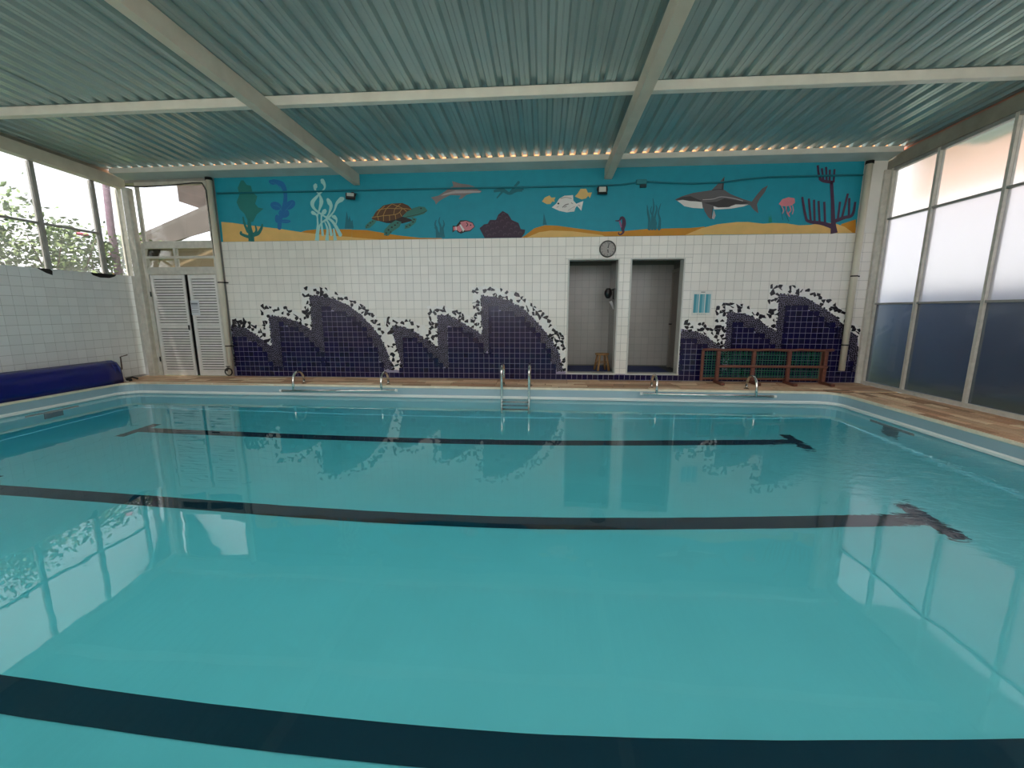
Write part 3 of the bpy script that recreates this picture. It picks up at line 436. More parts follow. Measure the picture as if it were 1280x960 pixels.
WAVES=[{'o':[(-6.339,1.206),(-6.082,1.164),(-5.904,1.087),(-5.747,0.988),(-5.65,0.847),(-5.523,0.634)],'m':[(-6.357,1.058),(-6.027,0.988),(-5.819,0.847),(-5.647,0.705),(-5.525,0.617),(-5.445,0.492)],'b':[(-6.381,0.863),(-6.213,0.853),(-5.975,0.793),(-5.763,0.669),(-5.636,0.455),(-5.529,0.221),(-5.423,0.149)],'ol':[(-6.339,3.0),(-6.339,0.0)],'ml':[(-6.357,3.0),(-6.357,0.0)],'bl':[(-6.381,3.0),(-6.381,0.0)]},{'o':[(-5.678,1.442),(-5.53,1.449),(-5.24,1.414),(-4.99,1.348),(-4.815,1.268),(-4.658,0.973)],'m':[(-5.533,1.248),(-5.223,1.217),(-4.937,1.13),(-4.763,1.025),(-4.659,0.966),(-4.562,0.816)],'b':[(-5.342,1.129),(-5.126,1.077),(-4.913,0.99),(-4.742,0.85),(-4.577,0.639),(-4.496,0.498)],'ol':[(-5.678,3.0),(-5.678,0.0)],'ml':[(-5.533,3.0),(-5.533,0.0)],'bl':[(-5.342,3.0),(-5.342,0.0)]},{'o':[(-4.803,1.795),(-4.585,1.807),(-4.372,1.779),(-4.162,1.728),(-3.884,1.625),(-3.678,1.506),(-3.474,1.37),(-3.34,1.234),(-3.191,1.028),(-3.046,0.752),(-2.862,0.119)],'m':[(-4.646,1.652),(-4.385,1.627),(-4.103,1.558),(-3.827,1.422),(-3.589,1.234),(-3.388,1.028),(-3.239,0.82),(-3.143,0.612),(-3.064,0.401),(-3.025,0.118)],'b':[(-4.444,1.44),(-4.187,1.405),(-3.907,1.302),(-3.701,1.165),(-3.535,0.958),(-3.368,0.75),(-3.272,0.541),(-3.212,0.33),(-3.188,0.116)],'ol':[(-4.803,3.0),(-4.803,0.0)],'ml':[(-4.646,3.0),(-4.646,0.0)],'bl':[(-4.444,3.0),(-4.444,0.0)]},{'o':[(-3.139,1.199),(-2.919,1.209),(-2.639,1.165),(-2.432,1.08),(-2.261,0.961),(-2.097,0.617)],'m':[(-2.981,1.045),(-2.787,1.028),(-2.578,0.96),(-2.372,0.823),(-2.165,0.686),(-2.08,0.6)],'b':[(-2.802,0.856),(-2.584,0.822),(-2.376,0.702),(-2.242,0.512),(-2.106,0.338),(-1.95,0.198)],'ol':[(-3.139,1.199),(-3.117,0.82),(-3.028,0.472),(-2.992,0.118)],'ml':[(-2.981,1.045),(-2.975,0.821),(-2.885,0.472),(-2.83,0.119)],'bl':[(-2.802,0.856),(-2.813,0.473),(-2.823,0.119)]},{'o':[(-2.245,1.408),(-2.002,1.418),(-1.761,1.367),(-1.556,1.283),(-1.386,1.183),(-1.225,0.895)],'m':[(-2.082,1.274),(-1.868,1.25),(-1.662,1.166),(-1.458,1.031),(-1.253,0.929),(-1.151,0.759)],'b':[(-1.924,1.115),(-1.734,1.081),(-1.528,0.963),(-1.358,0.827),(-1.187,0.639),(-1.078,0.519)],'ol':[(-2.245,3.0),(-2.245,0.0)],'ml':[(-2.082,3.0),(-2.082,0.0)],'bl':[(-1.924,3.0),(-1.924,0.0)]},{'o':[(-1.365,1.784),(-1.071,1.795),(-0.802,1.745),(-0.533,1.662),(-0.265,1.497),(-0.029,1.299),(0.175,1.067),(0.346,0.866),(0.413,0.732),(0.428,0.151)],'m':[(-1.208,1.622),(-0.938,1.598),(-0.668,1.531),(-0.432,1.399),(-0.196,1.2),(0.009,0.966),(0.18,0.765),(0.32,0.494),(0.401,0.151)],'b':[(-1.065,1.433),(-0.803,1.399),(-0.533,1.299),(-0.33,1.133),(-0.126,0.932),(0.011,0.764),(0.15,0.527),(0.239,0.253),(0.265,0.15)],'ol':[(-1.365,3.0),(-1.365,0.0)],'ml':[(-1.208,3.0),(-1.208,0.0)],'bl':[(-1.065,3.0),(-1.065,0.0)]},{'o':[(2.577,1.051),(2.601,1.136),(2.689,1.151),(2.854,1.127),(3.005,1.082),(3.129,1.007),(3.221,0.962),(3.388,0.719)],'m':[(2.581,0.997),(2.777,0.961),(2.989,0.9),(3.145,0.794),(3.302,0.688),(3.413,0.597)],'b':[(2.593,0.823),(2.818,0.808),(3.003,0.717),(3.159,0.626),(3.436,0.505)],'ol':[(2.577,3.0),(2.577,0.0)],'ml':[(2.581,3.0),(2.581,0.0)],'bl':[(2.593,3.0),(2.593,0.0)]},{'o':[(3.21,1.461),(3.413,1.47),(3.648,1.434),(3.857,1.351),(4.069,1.247),(4.282,0.994)],'m':[(3.397,1.313),(3.631,1.292),(3.869,1.232),(4.086,1.083),(4.301,0.949),(4.367,0.875)],'b':[(3.505,1.143),(3.706,1.113),(3.949,0.994),(4.137,0.859),(4.363,0.633),(4.492,0.512)],'ol':[(3.21,3.0),(3.21,0.0)],'ml':[(3.397,3.0),(3.397,0.0)],'bl':[(3.505,3.0),(3.505,0.0)]},{'o':[(4.115,1.794),(4.327,1.801),(4.557,1.763),(4.847,1.683),(5.117,1.538),(5.359,1.392),(5.548,1.232),(5.728,1.042),(5.765,0.909),(5.883,0.097)],'m':[(4.287,1.637),(4.515,1.627),(4.778,1.553),(5.049,1.407),(5.264,1.261),(5.391,1.144),(5.583,0.967),(5.735,0.879),(5.868,0.097)],'b':[(4.422,1.438),(4.65,1.437),(4.883,1.379),(5.098,1.232),(5.318,1.056),(5.449,0.908),(5.582,0.76),(5.69,0.581),(5.783,0.096)],'ol':[(4.115,3.0),(4.115,0.0)],'ml':[(4.287,3.0),(4.287,0.0)],'bl':[(4.422,3.0),(4.422,0.0)]}]

# ================================================================ THE SETTING
ROOF_S = 0.034
def roof_z(y): return 3.975 - ROOF_S*y          # underside of the roof sheets (y is negative towards the camera)

POOL = [(-7.84, -0.90), (4.81, -1.005), (4.81, -7.40), (-7.84, -7.40)]
OUTER = [(-8.33, 0.0), (5.86, 0.0), (5.86, -9.5), (-8.33, -9.5)]
def outline(d=0.0, r=0.28, n=6):
    """pool outline inset by d, clockwise from the back left corner, corners rounded"""
    sx = (1, -1, -1, 1); sy = (-1, -1, 1, 1)
    out = []
    for i, (x, y) in enumerate(POOL):
        rr = r - d
        cx, cy = x + sx[i]*(d+rr), y + sy[i]*(d+rr)
        a0 = (PI, PI/2, 0, -PI/2)[i]
        for k in range(n+1):
            a = a0 - (PI/2)*k/n
            out.append((cx + rr*math.cos(a), cy + rr*math.sin(a), i))
    return out
def floor_z(x): return -1.4 + 0.035*x

# ---- deck floor (mortar bed with a hole for the pool) and its stones
bm = B()
ol = outline(-0.03)
inner = [bm.verts.new((x, y, -0.012)) for x, y, i in ol]
inner_b = [bm.verts.new((x, y, -0.14)) for x, y, i in ol]
corner = [bm.verts.new((x, y, -0.012)) for x, y in OUTER]
N = len(ol)
for k in range(N):
    a, b = inner[k], inner[(k+1) % N]
    ca, cb = corner[ol[k][2]], corner[ol[(k+1) % N][2]]
    bm.faces.new((a, b, ca) if ca is cb else (a, b, cb, ca))
    bm.faces.new((a, inner_b[k], inner_b[(k+1) % N], b))
floor = struct(obj('floor', bm, M_mortar))

def stone_bm(bm, x0, x1, y0, y1, z):
    j = lambda: random.uniform(-0.006, 0.006)
    lo = [(x0+j(), y0+j(), -0.012), (x1+j(), y0+j(), -0.012), (x1+j(), y1+j(), -0.012), (x0+j(), y1+j(), -0.012)]
    e = 0.004
    hi = [(lo[0][0]+e, lo[0][1]+e, z), (lo[1][0]-e, lo[1][1]+e, z), (lo[2][0]-e, lo[2][1]-e, z), (lo[3][0]+e, lo[3][1]-e, z)]
    hexa(bm, lo, hi)
def rows(a, b, w):
    out = [a]
    while out[-1] < b - 0.06:
        out.append(min(b, out[-1] + random.uniform(0.8, 1.2)*w))
    if out[-1] < b: out[-1] = b
    return out
n_st = 0
rest = B()
def lay(x0, x1, y0, y1, w, length, along, singles):
    """split-stone strips running along x or y"""
    global n_st
    lo, hi = (y0, y1) if along == 'x' else (x0, x1)
    s0, s1 = (x0, x1) if along == 'x' else (y0, y1)
    rr = rows(lo, hi, w)
    for a, b in zip(rr, rr[1:]):
        p = s0
        first = True
        while p < s1 - 0.02:
            L = random.uniform(0.6, 1.5)*length*(0.6 if first else 1)
            first = False
            q = min(s1, p + L)
            if s1 - q < 0.12: q = s1
            z = random.uniform(0.0, 0.006)
            g = 0.005
            args = (p+g, q-g, a+g, b-g, z) if along == 'x' else (a+g, b-g, p+g, q-g, z)
            if singles and n_st < 300:
                t = B(); stone_bm(t, *args); obj('stone_slab', t, M_stone, floor); n_st += 1
            else:
                stone_bm(rest, *args)
            p = q
lay(4.88, 5.84, -4.3, -1.03, 0.125, 0.42, 'y', True)
lay(-8.3, 5.84, -0.93, -0.01, 0.15, 0.55, 'x', True)
lay(4.88, 5.84, -9.45, -4.3, 0.125, 0.5, 'y', False)
lay(-8.3, -7.9, -9.45, -0.96, 0.13, 0.5, 'y', False)
lay(-7.88, 4.86, -9.45, -7.46, 0.16, 0.6, 'x', False)
tag(obj('stone_slabs', rest, M_stone, floor), kind='stuff')

# ---- pool basin, band, lane marks, coping
def loft(levels, m, name, parent=None, close_bottom=None):
    bm = B(); rings = []
    for d, zf in levels:
        rings.append([bm.verts.new((x, y, zf(x) if callable(zf) else zf)) for x, y, i in outline(d)])
    n = len(rings[0])
    for A, C2 in zip(rings, rings[1:]):
        for k in range(n):
            f = bm.faces.new((A[k], C2[k], C2[(k+1) % n], A[(k+1) % n]))
    if close_bottom:
        bm.faces.new(rings[-1])
    return obj(name, bm, m, parent)
basin = struct(loft([(0.0, -0.002), (0.0, -0.22), (0.0, floor_z)], M_linerw, 'pool_basin'))
loft([(0.012, lambda x: floor_z(x)+0.012), (0.012, lambda x: floor_z(x)+0.01)], M_liner, 'pool_bottom', basin, close_bottom=True)
loft([(0.0, -0.150), (0.018, -0.168), (0.02, -0.195), (0.0, -0.205)], M_glint, 'waterline_glint_ledge', basin)  # small ledge; the bright glint at the waterline is put into its pale colour
loft([(0.001, -0.215), (0.002, lambda x: floor_z(x)+0.015)], M_liner, 'underwater_liner', basin)
loft([(-0.034, -0.012), (-0.034, 0.009), (0.004, 0.009), (0.006, -0.02), (0.0, -0.03)], M_coping, 'coping_edge', basin)
def lane(x0, x1, y0, y1):
    e = 0.018
    bm = B()
    v = [bm.verts.new((x, y, floor_z(x)+e)) for x, y in ((x0, y0), (x1, y0), (x1, y1), (x0, y1))]
    bm.faces.new(v)
    return bm
for yc in (-2.18, -4.25, -6.29):
    bm = lane(-6.32, 3.52, yc-0.10, yc+0.10)
    merge(bm, lane(-6.47, -6.32, yc-0.33, yc+0.31)); merge(bm, lane(3.52, 3.67, yc-0.33, yc+0.31))
    obj('lane_line', bm, M_lane, basin)
for yc in (-2.18, -4.25, -6.29):
    for x, s in ((4.81, -1), (-7.84, 1)):
        bm = B()
        xa, xb = sorted((x + s*0.001, x + s*0.008))
        box(bm, xa, xb, yc-0.37, yc+0.37, -0.50, -0.37); box(bm, xa, xb, yc-0.13, yc+0.13, -0.95, -0.50)
        obj('wall_target', bm, M_lane, basin)

# ---- water
bm = B()
top = [bm.verts.new((x, y, -0.21)) for x, y, i in outline(-0.012)]
bot = [bm.verts.new((x, y, floor_z(x)-0.05)) for x, y, i in outline(-0.012)]
n = len(top)
bm.faces.new(top[::-1]); bm.faces.new(bot)
for k in range(n):
    bm.faces.new((top[k], top[(k+1) % n], bot[(k+1) % n], bot[k]))
bmesh.ops.recalc_face_normals(bm, faces=bm.faces[:])
tag(obj('pool_water', bm, M_water), 'clear turquoise water filling the swimming pool', 'water', kind='stuff')

# ---- back wall
def in_open(x, z):
    return (0.445 < x < 1.392 or 1.597 < x < 2.578) and 0.135 < z < 2.29
bm = B()
for x0, x1, z0, z1 in ((-6.47, 0.445, -0.1, 4.75), (1.392, 1.597, -0.1, 4.75), (2.578, 5.84, -0.1, 4.75), (0.445, 1.392, 2.29, 4.75), (1.597, 2.578, 2.29, 4.75), (0.445, 1.392, -0.1, 0.125), (1.597, 2.578, -0.1, 0.125), (-8.48, -6.47, 3.80, 4.75)):
    box(bm, x0, x1, 0.0, 0.2, z0, z1)
wall_back = struct(obj('wall_back', bm, M_grout))

for _w in WAVES:
    for _k in 'bm': _w[_k] = _w[_k] + [(_w[_k][-1][0]+0.03, _w[_k][-1][1])]
RK = {'b': 3, 'm': 2, 'o': 1}
def rank(x, z):
    if z < 0.165: return 3
    best = 0
    for w in WAVES:
        for key in 'bmo':
            if RK[key] <= best: continue
            xl = x_at_z(w[key+'l'], z)
            if x < xl: continue
            zz = lerp_poly(w[key], max(x, w[key][0][0]))
            if zz is not None and z < zz:
                best = max(best, RK[key])
    return best

PW = 0.154
PZ = 0.1631
XJ, ZJ = -1.76, 2.512        # one measured joint crossing of the white tile grid
def tile_bm(bm, x0, x1, z0, z1, y=-0.004):
    e = 0.0012
    lo = [(x0, 0, z0), (x1, 0, z0), (x1, 0, z1), (x0, 0, z1)]
    hi = [(x0+e, y, z0+e), (x1-e, y, z0+e), (x1-e, y, z1-e), (x0+e, y, z1-e)]
    hexa(bm, lo, hi)
t = B(); h = (PW-0.0035)/2; hz = (PZ-0.0035)/2
tile_bm(t, -h, h, -hz, hz)
tile_proto = bpy.data.meshes.new('tile'); t.normal_update(); t.to_mesh(tile_proto); t.free(); tile_proto.materials.append(M_tile)
cells = []
i0, i1 = math.floor((-6.32-XJ)/PW), math.ceil((5.84-XJ)/PW)
for i in range(i0, i1):
    for k in range(-17, 2):
        x0, x1 = XJ+i*PW, XJ+(i+1)*PW
        z0, z1 = ZJ+k*PZ, ZJ+(k+1)*PZ
        z1 = min(z1, 2.6755); x0 = max(x0, -6.36); x1 = min(x1, 5.84)
        if z1 - z0 < 0.03 or x1 - x0 < 0.03 or z0 < 0.02: continue
        if all(rank(a, b) >= 1 for a in (x0+.01, x1-.01) for b in (z0+.01, z1-.01)): continue
        # trim at the shower openings
        parts = [(x0, x1, z0, z1)]
        for ox0, ox1 in ((0.445, 1.392), (1.597, 2.578)):
            nxt = []
            for a0, a1, c0, c1 in parts:
                if a1 <= ox0 or a0 >= ox1 or c1 <= 0.13 or c0 >= 2.29: nxt.append((a0, a1, c0, c1)); continue
                if c1 > 2.29: nxt.append((a0, a1, 2.29, c1))
                d1 = min(c1, 2.29)
                if a0 < ox0: nxt.append((a0, ox0, c0, d1))
                if a1 > ox1: nxt.append((ox1, a1, c0, d1))
            parts = nxt
        for a0, a1, c0, c1 in parts:
            if a1-a0 < 0.012 or c1-c0 < 0.012: continue
            full = abs(a1-a0-PW) < 1e-4 and abs(c1-c0-PZ) < 1e-4
            cells.append((math.hypot((a0+a1)/2 - 1.0, 0.9*((c0+c1)/2 - 1.5)), full, a0, a1, c0, c1))
cells.sort()
rest = B(); cnt = 0
for d, full, x0, x1, z0, z1 in cells:
    if full and cnt < 300:
        inst(tile_proto, 'tile', wall_back, ((x0+x1)/2, 0, (z0+z1)/2)); cnt += 1
    else:
        tile_bm(rest, x0+.00175, x1-.00175, z0+.00175, z1-.00175)
tag(obj('wall_tiles', rest, M_tile, wall_back), kind='stuff')

# the wave mosaic: backing sheets, navy tiles, dark shards, white and black shards
def curve_poly(w, key, zb):
    left = sorted(w[key+'l'], key=lambda p: p[1])
    xt, ztop = w[key][0]
    pts = [(x_at_z(w[key+'l'], zb), zb)] + [p for p in left if zb < p[1] < ztop-0.01] + [p for p in w[key] if p[1] > zb]
    xl, zl = w[key][-1]
    pts.append((xl, zb))
    return pts
def poly_faces(verts, faces, idx, pts, y, mi):
    tri = tessellate_polygon([[Vector((p[0], p[1], 0)) for p in pts]])
    o = len(verts)
    verts.extend((p[0], y, p[1]) for p in pts)
    for a, b, c in tri:
        A, Bv, Cv = pts[a], pts[b], pts[c]
        ar = (Bv[0]-A[0])*(Cv[1]-A[1]) - (Bv[1]-A[1])*(Cv[0]-A[0])
        faces.append((o+a, o+b, o+c) if ar > 0 else (o+a, o+c, o+b)); idx.append(mi)
V, F, I = [], [], []
for wi, w in enumerate(WAVES):
    poly_faces(V, F, I, curve_poly(w, 'o', 0.15), -0.0046-0.00003*wi, 0)
for wi, w in enumerate(WAVES):
    poly_faces(V, F, I, curve_poly(w, 'm', 0.15), -0.0052-0.00003*wi, 1)
raw('wave_backing', V, F, [M_wshard, M_bgrout], wall_back, I)
bm = B()
box(bm, -6.40, 0.44, -0.0056, 0, 0.0, 0.165); box(bm, 2.585, 5.80, -0.0056, 0, 0.0, 0.165); box(bm, 0.44, 2.585, -0.0056, 0, 0.0, 0.125)
obj('plinth_backing', bm, M_bgrout, wall_back)
BP, BX, BZ = 0.1015, -0.66, 0.006
bm = B()
for i in range(-60, 67):
    for k in range(0, 20):
        x = i*BP + BX; z = BZ + k*BP
        cx, cz = x+BP/2, z+BP/2
        if cx > 5.8 or cx < -6.37: continue
        if 0.44 < cx < 2.585:
            if k > 0: continue
        if rank(cx, cz) == 3 and (k == 0 or sum(rank(cx+a, cz+b) == 3 for a in (-.04, .04) for b in (-.04, .04)) >= 3):
            v = B(); tile_bm(v, x+.0022, x+BP-.0022, z+.0022, z+BP-.0022, -0.0085); merge(bm, v)
tag(obj('navy_tiles', bm, M_blue, wall_back), kind='stuff')

def clip(poly, n, c):
    out = []
    for a, b in zip(poly, poly[1:]+poly[:1]):
        da = a[0]*n[0]+a[1]*n[1]-c; db = b[0]*n[0]+b[1]*n[1]-c
        if da <= 0: out.append(a)
        if da*db < 0:
            t = da/(da-db); out.append((a[0]+(b[0]-a[0])*t, a[1]+(b[1]-a[1])*t))
    return out
def voronoi(x0, x1, z0, z1, s, keep, jit=0.42):
    nx, nz = int((x1-x0)/s)+1, int((z1-z0)/s)+1
    P = {}
    for i in range(-2, nx+2):
        for k in range(-2, nz+2):
            P[i, k] = (x0+(i+.5+random.uniform(-jit, jit))*s, z0+(k+.5+random.uniform(-jit, jit))*s)
    for i in range(nx):
        for k in range(nz):
            p = P[i, k]
            if not keep(*p): continue
            poly = [(p[0]-1.3*s, p[1]-1.3*s), (p[0]+1.3*s, p[1]-1.3*s), (p[0]+1.3*s, p[1]+1.3*s), (p[0]-1.3*s, p[1]+1.3*s)]
            for di in (-2, -1, 0, 1, 2):
                for dk in (-2, -1, 0, 1, 2):
                    if di == 0 and dk == 0: continue
                    q = P[i+di, k+dk]
                    n = (q[0]-p[0], q[1]-p[1])
                    poly = clip(poly, n, ((q[0]**2-p[0]**2)+(q[1]**2-p[1]**2))/2)
            if len(poly) >= 3: yield p, poly
def shard(bm, poly, k, y0, y1, mi=0):
    cx = sum(p[0] for p in poly)/len(poly); cz = sum(p[1] for p in poly)/len(poly)
    pts = [(cx+(x-cx)*k, cz+(z-cz)*k) for x, z in poly]
    f = [bm.verts.new((x, y1, z)) for x, z in pts]; b = [bm.verts.new((x, y0, z)) for x, z in pts]
    fc = bm.faces.new(f); fc.material_index = mi
    for j in range(len(f)):
        q = bm.faces.new((b[j], b[(j+1) % len(f)], f[(j+1) % len(f)], f[j])); q.material_index = mi
bm = B(); bw = B()
def outside_door(x): return not (0.43 < x < 2.59) and -6.37 < x < 5.8
for (xa, xb) in ((-6.4, 0.44), (2.58, 5.82)):
    for p, poly in voronoi(xa, xb, 0.16, 1.85, 0.033, lambda x, z: outside_door(x) and (rank(x, z) == 2 or (rank(x, z) == 3 and z > 0.2 and min(rank(x+a, z+b) for a in (-.05, .05) for b in (-.05, .05)) < 3))):
        shard(bm, poly, random.uniform(0.82, 0.93), -0.005, -0.0072)
    for p, poly in voronoi(xa, xb, 0.16, 1.95, 0.060, lambda x, z: outside_door(x) and rank(x, z) == 1, 0.48):
        rim = min(rank(p[0]+a, p[1]+b) for a, b in ((0, .05), (-.05, 0), (.05, .03))) == 0
        if random.random() < (0.64 if rim else 0.40):
            cut = random.randrange(len(poly))
            shard(bw, poly[:cut]+poly[cut+1:] if len(poly) > 4 else poly, random.uniform(0.94, 1.04), -0.004, -0.0074, 1)
        else:
            shard(bw, poly, 0.92, -0.004, -0.0068, 0)
tag(obj('dark_mosaic_shards', bm, M_dshard, wall_back), kind='stuff')
tag(obj('black_and_white_shards', bw, [M_wshard, M_kshard], wall_back), kind='stuff')

# the painted sea mural above the tiles: a paint film with the motifs brushed on it
V, F, I = [], [], []
poly_faces(V, F, I, [(-6.36, 2.675), (5.46, 2.675), (5.46, 3.90), (-6.36, 3.90)], -0.003, 0)
mural = raw('mural_panel', V, F, [PAINT['teal']], wall_back, I)
bm = B(); box(bm, 5.46, 5.84, -0.004, 0, 2.675, 3.9)
obj('plaster_strip', bm, M_plaster, wall_back)
def ribbon(pts, ws):
    # resample smoothly then build left/right edges
    P = [Vector(p) for p in pts]
    Q, Wd = [], []
    for i in range(len(P)-1):
        p0 = P[max(i-1, 0)]; p1 = P[i]; p2 = P[i+1]; p3 = P[min(i+2, len(P)-1)]
        for s in range(5):
            t = s/5
            Q.append(0.5*((2*p1)+(-p0+p2)*t+(2*p0-5*p1+4*p2-p3)*t*t+(-p0+3*p1-3*p2+p3)*t**3)); Wd.append(ws[i]+(ws[i+1]-ws[i])*t)
    Q.append(P[-1]); Wd.append(ws[-1])
    L, Rr = [], []
    for i, q in enumerate(Q):
        d = Q[min(i+1, len(Q)-1)] - Q[max(i-1, 0)]
        if d.length < 1e-6: d = Vector((1, 0))
        d.normalize(); n = Vector((-d.y, d.x))*Wd[i]/2
        L.append(q+n); Rr.append(q-n)
    return L, Rr, Q, Wd
lay_y = -0.0034
for name, els in MURAL:
    V, F, I, mats = [], [], [], []
    y = lay_y
    for e in els:
        e = (e[0], e[1], [(q[0], max(q[1], 2.676)) for q in e[2]]) + tuple(e[3:])
        if e[1] not in mats: mats.append(e[1])
        mi = mats.index(e[1])
        y -= 0.00003
        if e[0] == 'p':
            poly_faces(V, F, I, e[2], y, mi)
        else:
            L, Rr, Q, Wd = ribbon(e[2], e[3])
            o = len(V)
            for a, b in zip(L, Rr):
                V += [(a.x, y, a.y), (b.x, y, b.y)]
            for k in range(len(L)-1):
                F.append((o+2*k, o+2*k+1, o+2*k+3, o+2*k+2)); I.append(mi)
            for c, w in ((Q[0], Wd[0]), (Q[-1], Wd[-1])):        # round ends
                if w > 0.05 and c.y > 2.72:
                    poly_faces(V, F, I, [(c.x+w/2*math.cos(a*PI/5), c.y+w/2*math.sin(a*PI/5)) for a in range(10)], y-0.00003, mi)
    raw(name, V, F, [PAINT[c] for c in mats], mural, I)
    lay_y = y - 0.00004

# ---- left wall with its tiles
bm = B(); box(bm, -8.5, -8.33, -9.5, 0.2, -0.1, 2.035)
wall_left = struct(obj('wall_left', bm, M_grout))
t = B()
e = 0.0012
hexa(t, [(0, -h, -h), (0, h, -h), (0, h, h), (0, -h, h)], [(0.004, -h+e, -h+e), (0.004, h-e, -h+e), (0.004, h-e, h-e), (0.004, -h+e, h-e)])
lt_proto = bpy.data.meshes.new('tile_left'); t.normal_update(); t.to_mesh(lt_proto); t.free(); lt_proto.materials.append(M_tile_left)
rest = B(); cnt = 0
gone = {(3, 12), (9, 12)}
for i in range(0, 61):
    for k in range(12, -1, -1):
        yc = -0.10 - PW*i - PW/2 + 0.05; zc = 2.035 - PW/2 - (12-k)*PW
        if (i, k) in gone: continue
        if i < 20 and cnt < 300:
            inst(lt_proto, 'tile', wall_left, (-8.33, yc, zc)); cnt += 1
        else:
            merge(rest, (lambda b: (hexa(b, [(-8.33, yc-h, zc-h), (-8.33, yc+h, zc-h), (-8.33, yc+h, zc+h), (-8.33, yc-h, zc+h)], [(-8.326, yc-h, zc-h), (-8.326, yc+h, zc-h), (-8.326, yc+h, zc+h), (-8.326, yc-h, zc+h)]), b)[1])(B()))
tag(obj('wall_tiles', rest, M_tile_left, wall_left), kind='stuff')
bm = B()
for (i, k, pts) in ((3, 12, [(-.24, 0.0), (.24, 0.0), (.20, -.04), (.10, -.075), (-.08, -.08), (-.20, -.045)]), (9, 12, [(-.14, 0.0), (.05, 0.0), (.08, -.03), (.07, -.10), (-.02, -.07)])):
    yc = -0.10 - PW*i - PW/2 + 0.05
    f = [bm.verts.new((-8.3245, yc+p[0], 2.034+p[1])) for p in pts]; b = [bm.verts.new((-8.33, yc+p[0], 2.034+p[1])) for p in pts]
    bm.faces.new(f)
    for j in range(len(f)): bm.faces.new((f[j], f[(j+1) % len(f)], b[(j+1) % len(f)], b[j]))
for (i, k) in gone:
    yc = -0.10 - PW*i - PW/2 + 0.05; zc = 2.035 - PW/2
    for (ya, yb, za, zb) in ((yc-h, yc+h, zc-h, zc+h),):
        box(bm, -8.33, -8.3262, ya, yb, za, zb, 1)
obj('broken_tile_hole', bm, [M_dark, M_tile_left], wall_left)

M_tile_shaded = tile_mat('shaded_shower_tile', lin(186, 182, 176), 0.25, 0.03)  # the white wall tile darkened: the recess's shade is put into its colour
# ---- shower recess behind the two openings
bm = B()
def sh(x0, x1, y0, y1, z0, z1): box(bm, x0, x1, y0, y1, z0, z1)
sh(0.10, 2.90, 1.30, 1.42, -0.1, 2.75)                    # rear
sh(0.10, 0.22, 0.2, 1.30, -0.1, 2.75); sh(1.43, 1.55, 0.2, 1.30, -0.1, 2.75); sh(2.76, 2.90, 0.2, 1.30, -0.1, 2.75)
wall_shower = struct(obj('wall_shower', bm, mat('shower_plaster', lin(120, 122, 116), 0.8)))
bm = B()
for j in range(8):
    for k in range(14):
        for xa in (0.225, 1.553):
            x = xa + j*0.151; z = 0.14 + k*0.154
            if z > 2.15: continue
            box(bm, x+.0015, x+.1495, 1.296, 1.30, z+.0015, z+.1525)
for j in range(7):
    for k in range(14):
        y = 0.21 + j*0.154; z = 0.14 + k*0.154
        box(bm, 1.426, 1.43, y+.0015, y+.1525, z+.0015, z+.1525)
tag(obj('wall_tiles', bm, M_tile_shaded, wall_shower), kind='stuff')
bm = B(); box(bm, 0.10, 2.90, 0.2, 1.42, 2.75, 2.85)
struct(obj('ceiling_shower', bm, M_plaster))
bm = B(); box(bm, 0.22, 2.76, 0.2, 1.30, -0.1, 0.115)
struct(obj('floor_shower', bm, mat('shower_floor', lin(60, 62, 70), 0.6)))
bm = B()                                                  # white reveal trims round the openings
for x0, x1 in ((0.445, 1.392), (1.597, 2.578)):
    for xa, xb in ((x0, x0+0.025), (x1-0.025, x1)): box(bm, xa, xb, -0.014, 0.215, 0.135, 2.29)
    box(bm, x0+0.025, x1-0.025, -0.014, 0.215, 2.265, 2.29)
    box(bm, x0-0.01, x1+0.01, -0.02, 0.215, 0.112, 0.135)
struct(obj('trim_1', bm, mat('opening_trim', lin(196, 196, 190), 0.4)))
door2 = struct(obj('door_2', (lambda b: (box(b, 2.715, 2.752, 0.42, 1.12, 0.14, 2.12), b)[1])(B()), mat('grey_door_paint', lin(128, 120, 110), 0.45)))
bm = B()
for y0, y1, z0, z1 in ((0.36, 0.42, 0.118, 2.18), (1.12, 1.18, 0.118, 2.18), (0.42, 1.12, 2.12, 2.18)): box(bm, 2.70, 2.76, y0, y1, z0, z1)
obj('door_frame', bm, mat('grey_door_frame', lin(150, 144, 134), 0.45), door2)
bm = B(); tube(bm, [(2.715, 1.05, 1.05), (2.66, 1.05, 1.05), (2.65, 0.94, 1.05)], 0.012)
obj('door_handle', bm, M_black, door2)

# ---- ceiling: one corrugated sheet after the other
PITCH, RX = 0.2055, 0.666
prof = [(-0.026, 0.044)]
for k in range(5):
    c = k*PITCH
    prof += [(c+0.026, 0.044), (c+0.050, 0.0), (c+0.096, 0.0), (c+0.0995, 0.005), (c+0.106, 0.005), (c+0.1095, 0.0), (c+PITCH-0.050, 0.0), (c+PITCH-0.026, 0.044)]
prof += [(5*PITCH+0.026, 0.044), (5*PITCH+0.050, 0.0), (5*PITCH+0.058, -0.004)]
def sheet_bm(YA, YB, dz=0.0):
    bm = B()
    va = [bm.verts.new((x, YA, roof_z(YA)+z+dz)) for x, z in prof]; vb = [bm.verts.new((x, YB, roof_z(YB)+z+dz)) for x, z in prof]
    for k in range(len(prof)-1):
        bm.faces.new((va[k], va[k+1], vb[k+1], vb[k]))
    return bm
ceiling = struct(empty('ceiling'))
SW = 5*PITCH
M_par = mat('warm_parapet_plaster', lin(206, 138, 88), 0.8)
bm = B(); box(bm, -8.48, 6.0, -0.012, 0.0, 3.93, 4.75); obj('parapet_face', bm, M_par, wall_back)
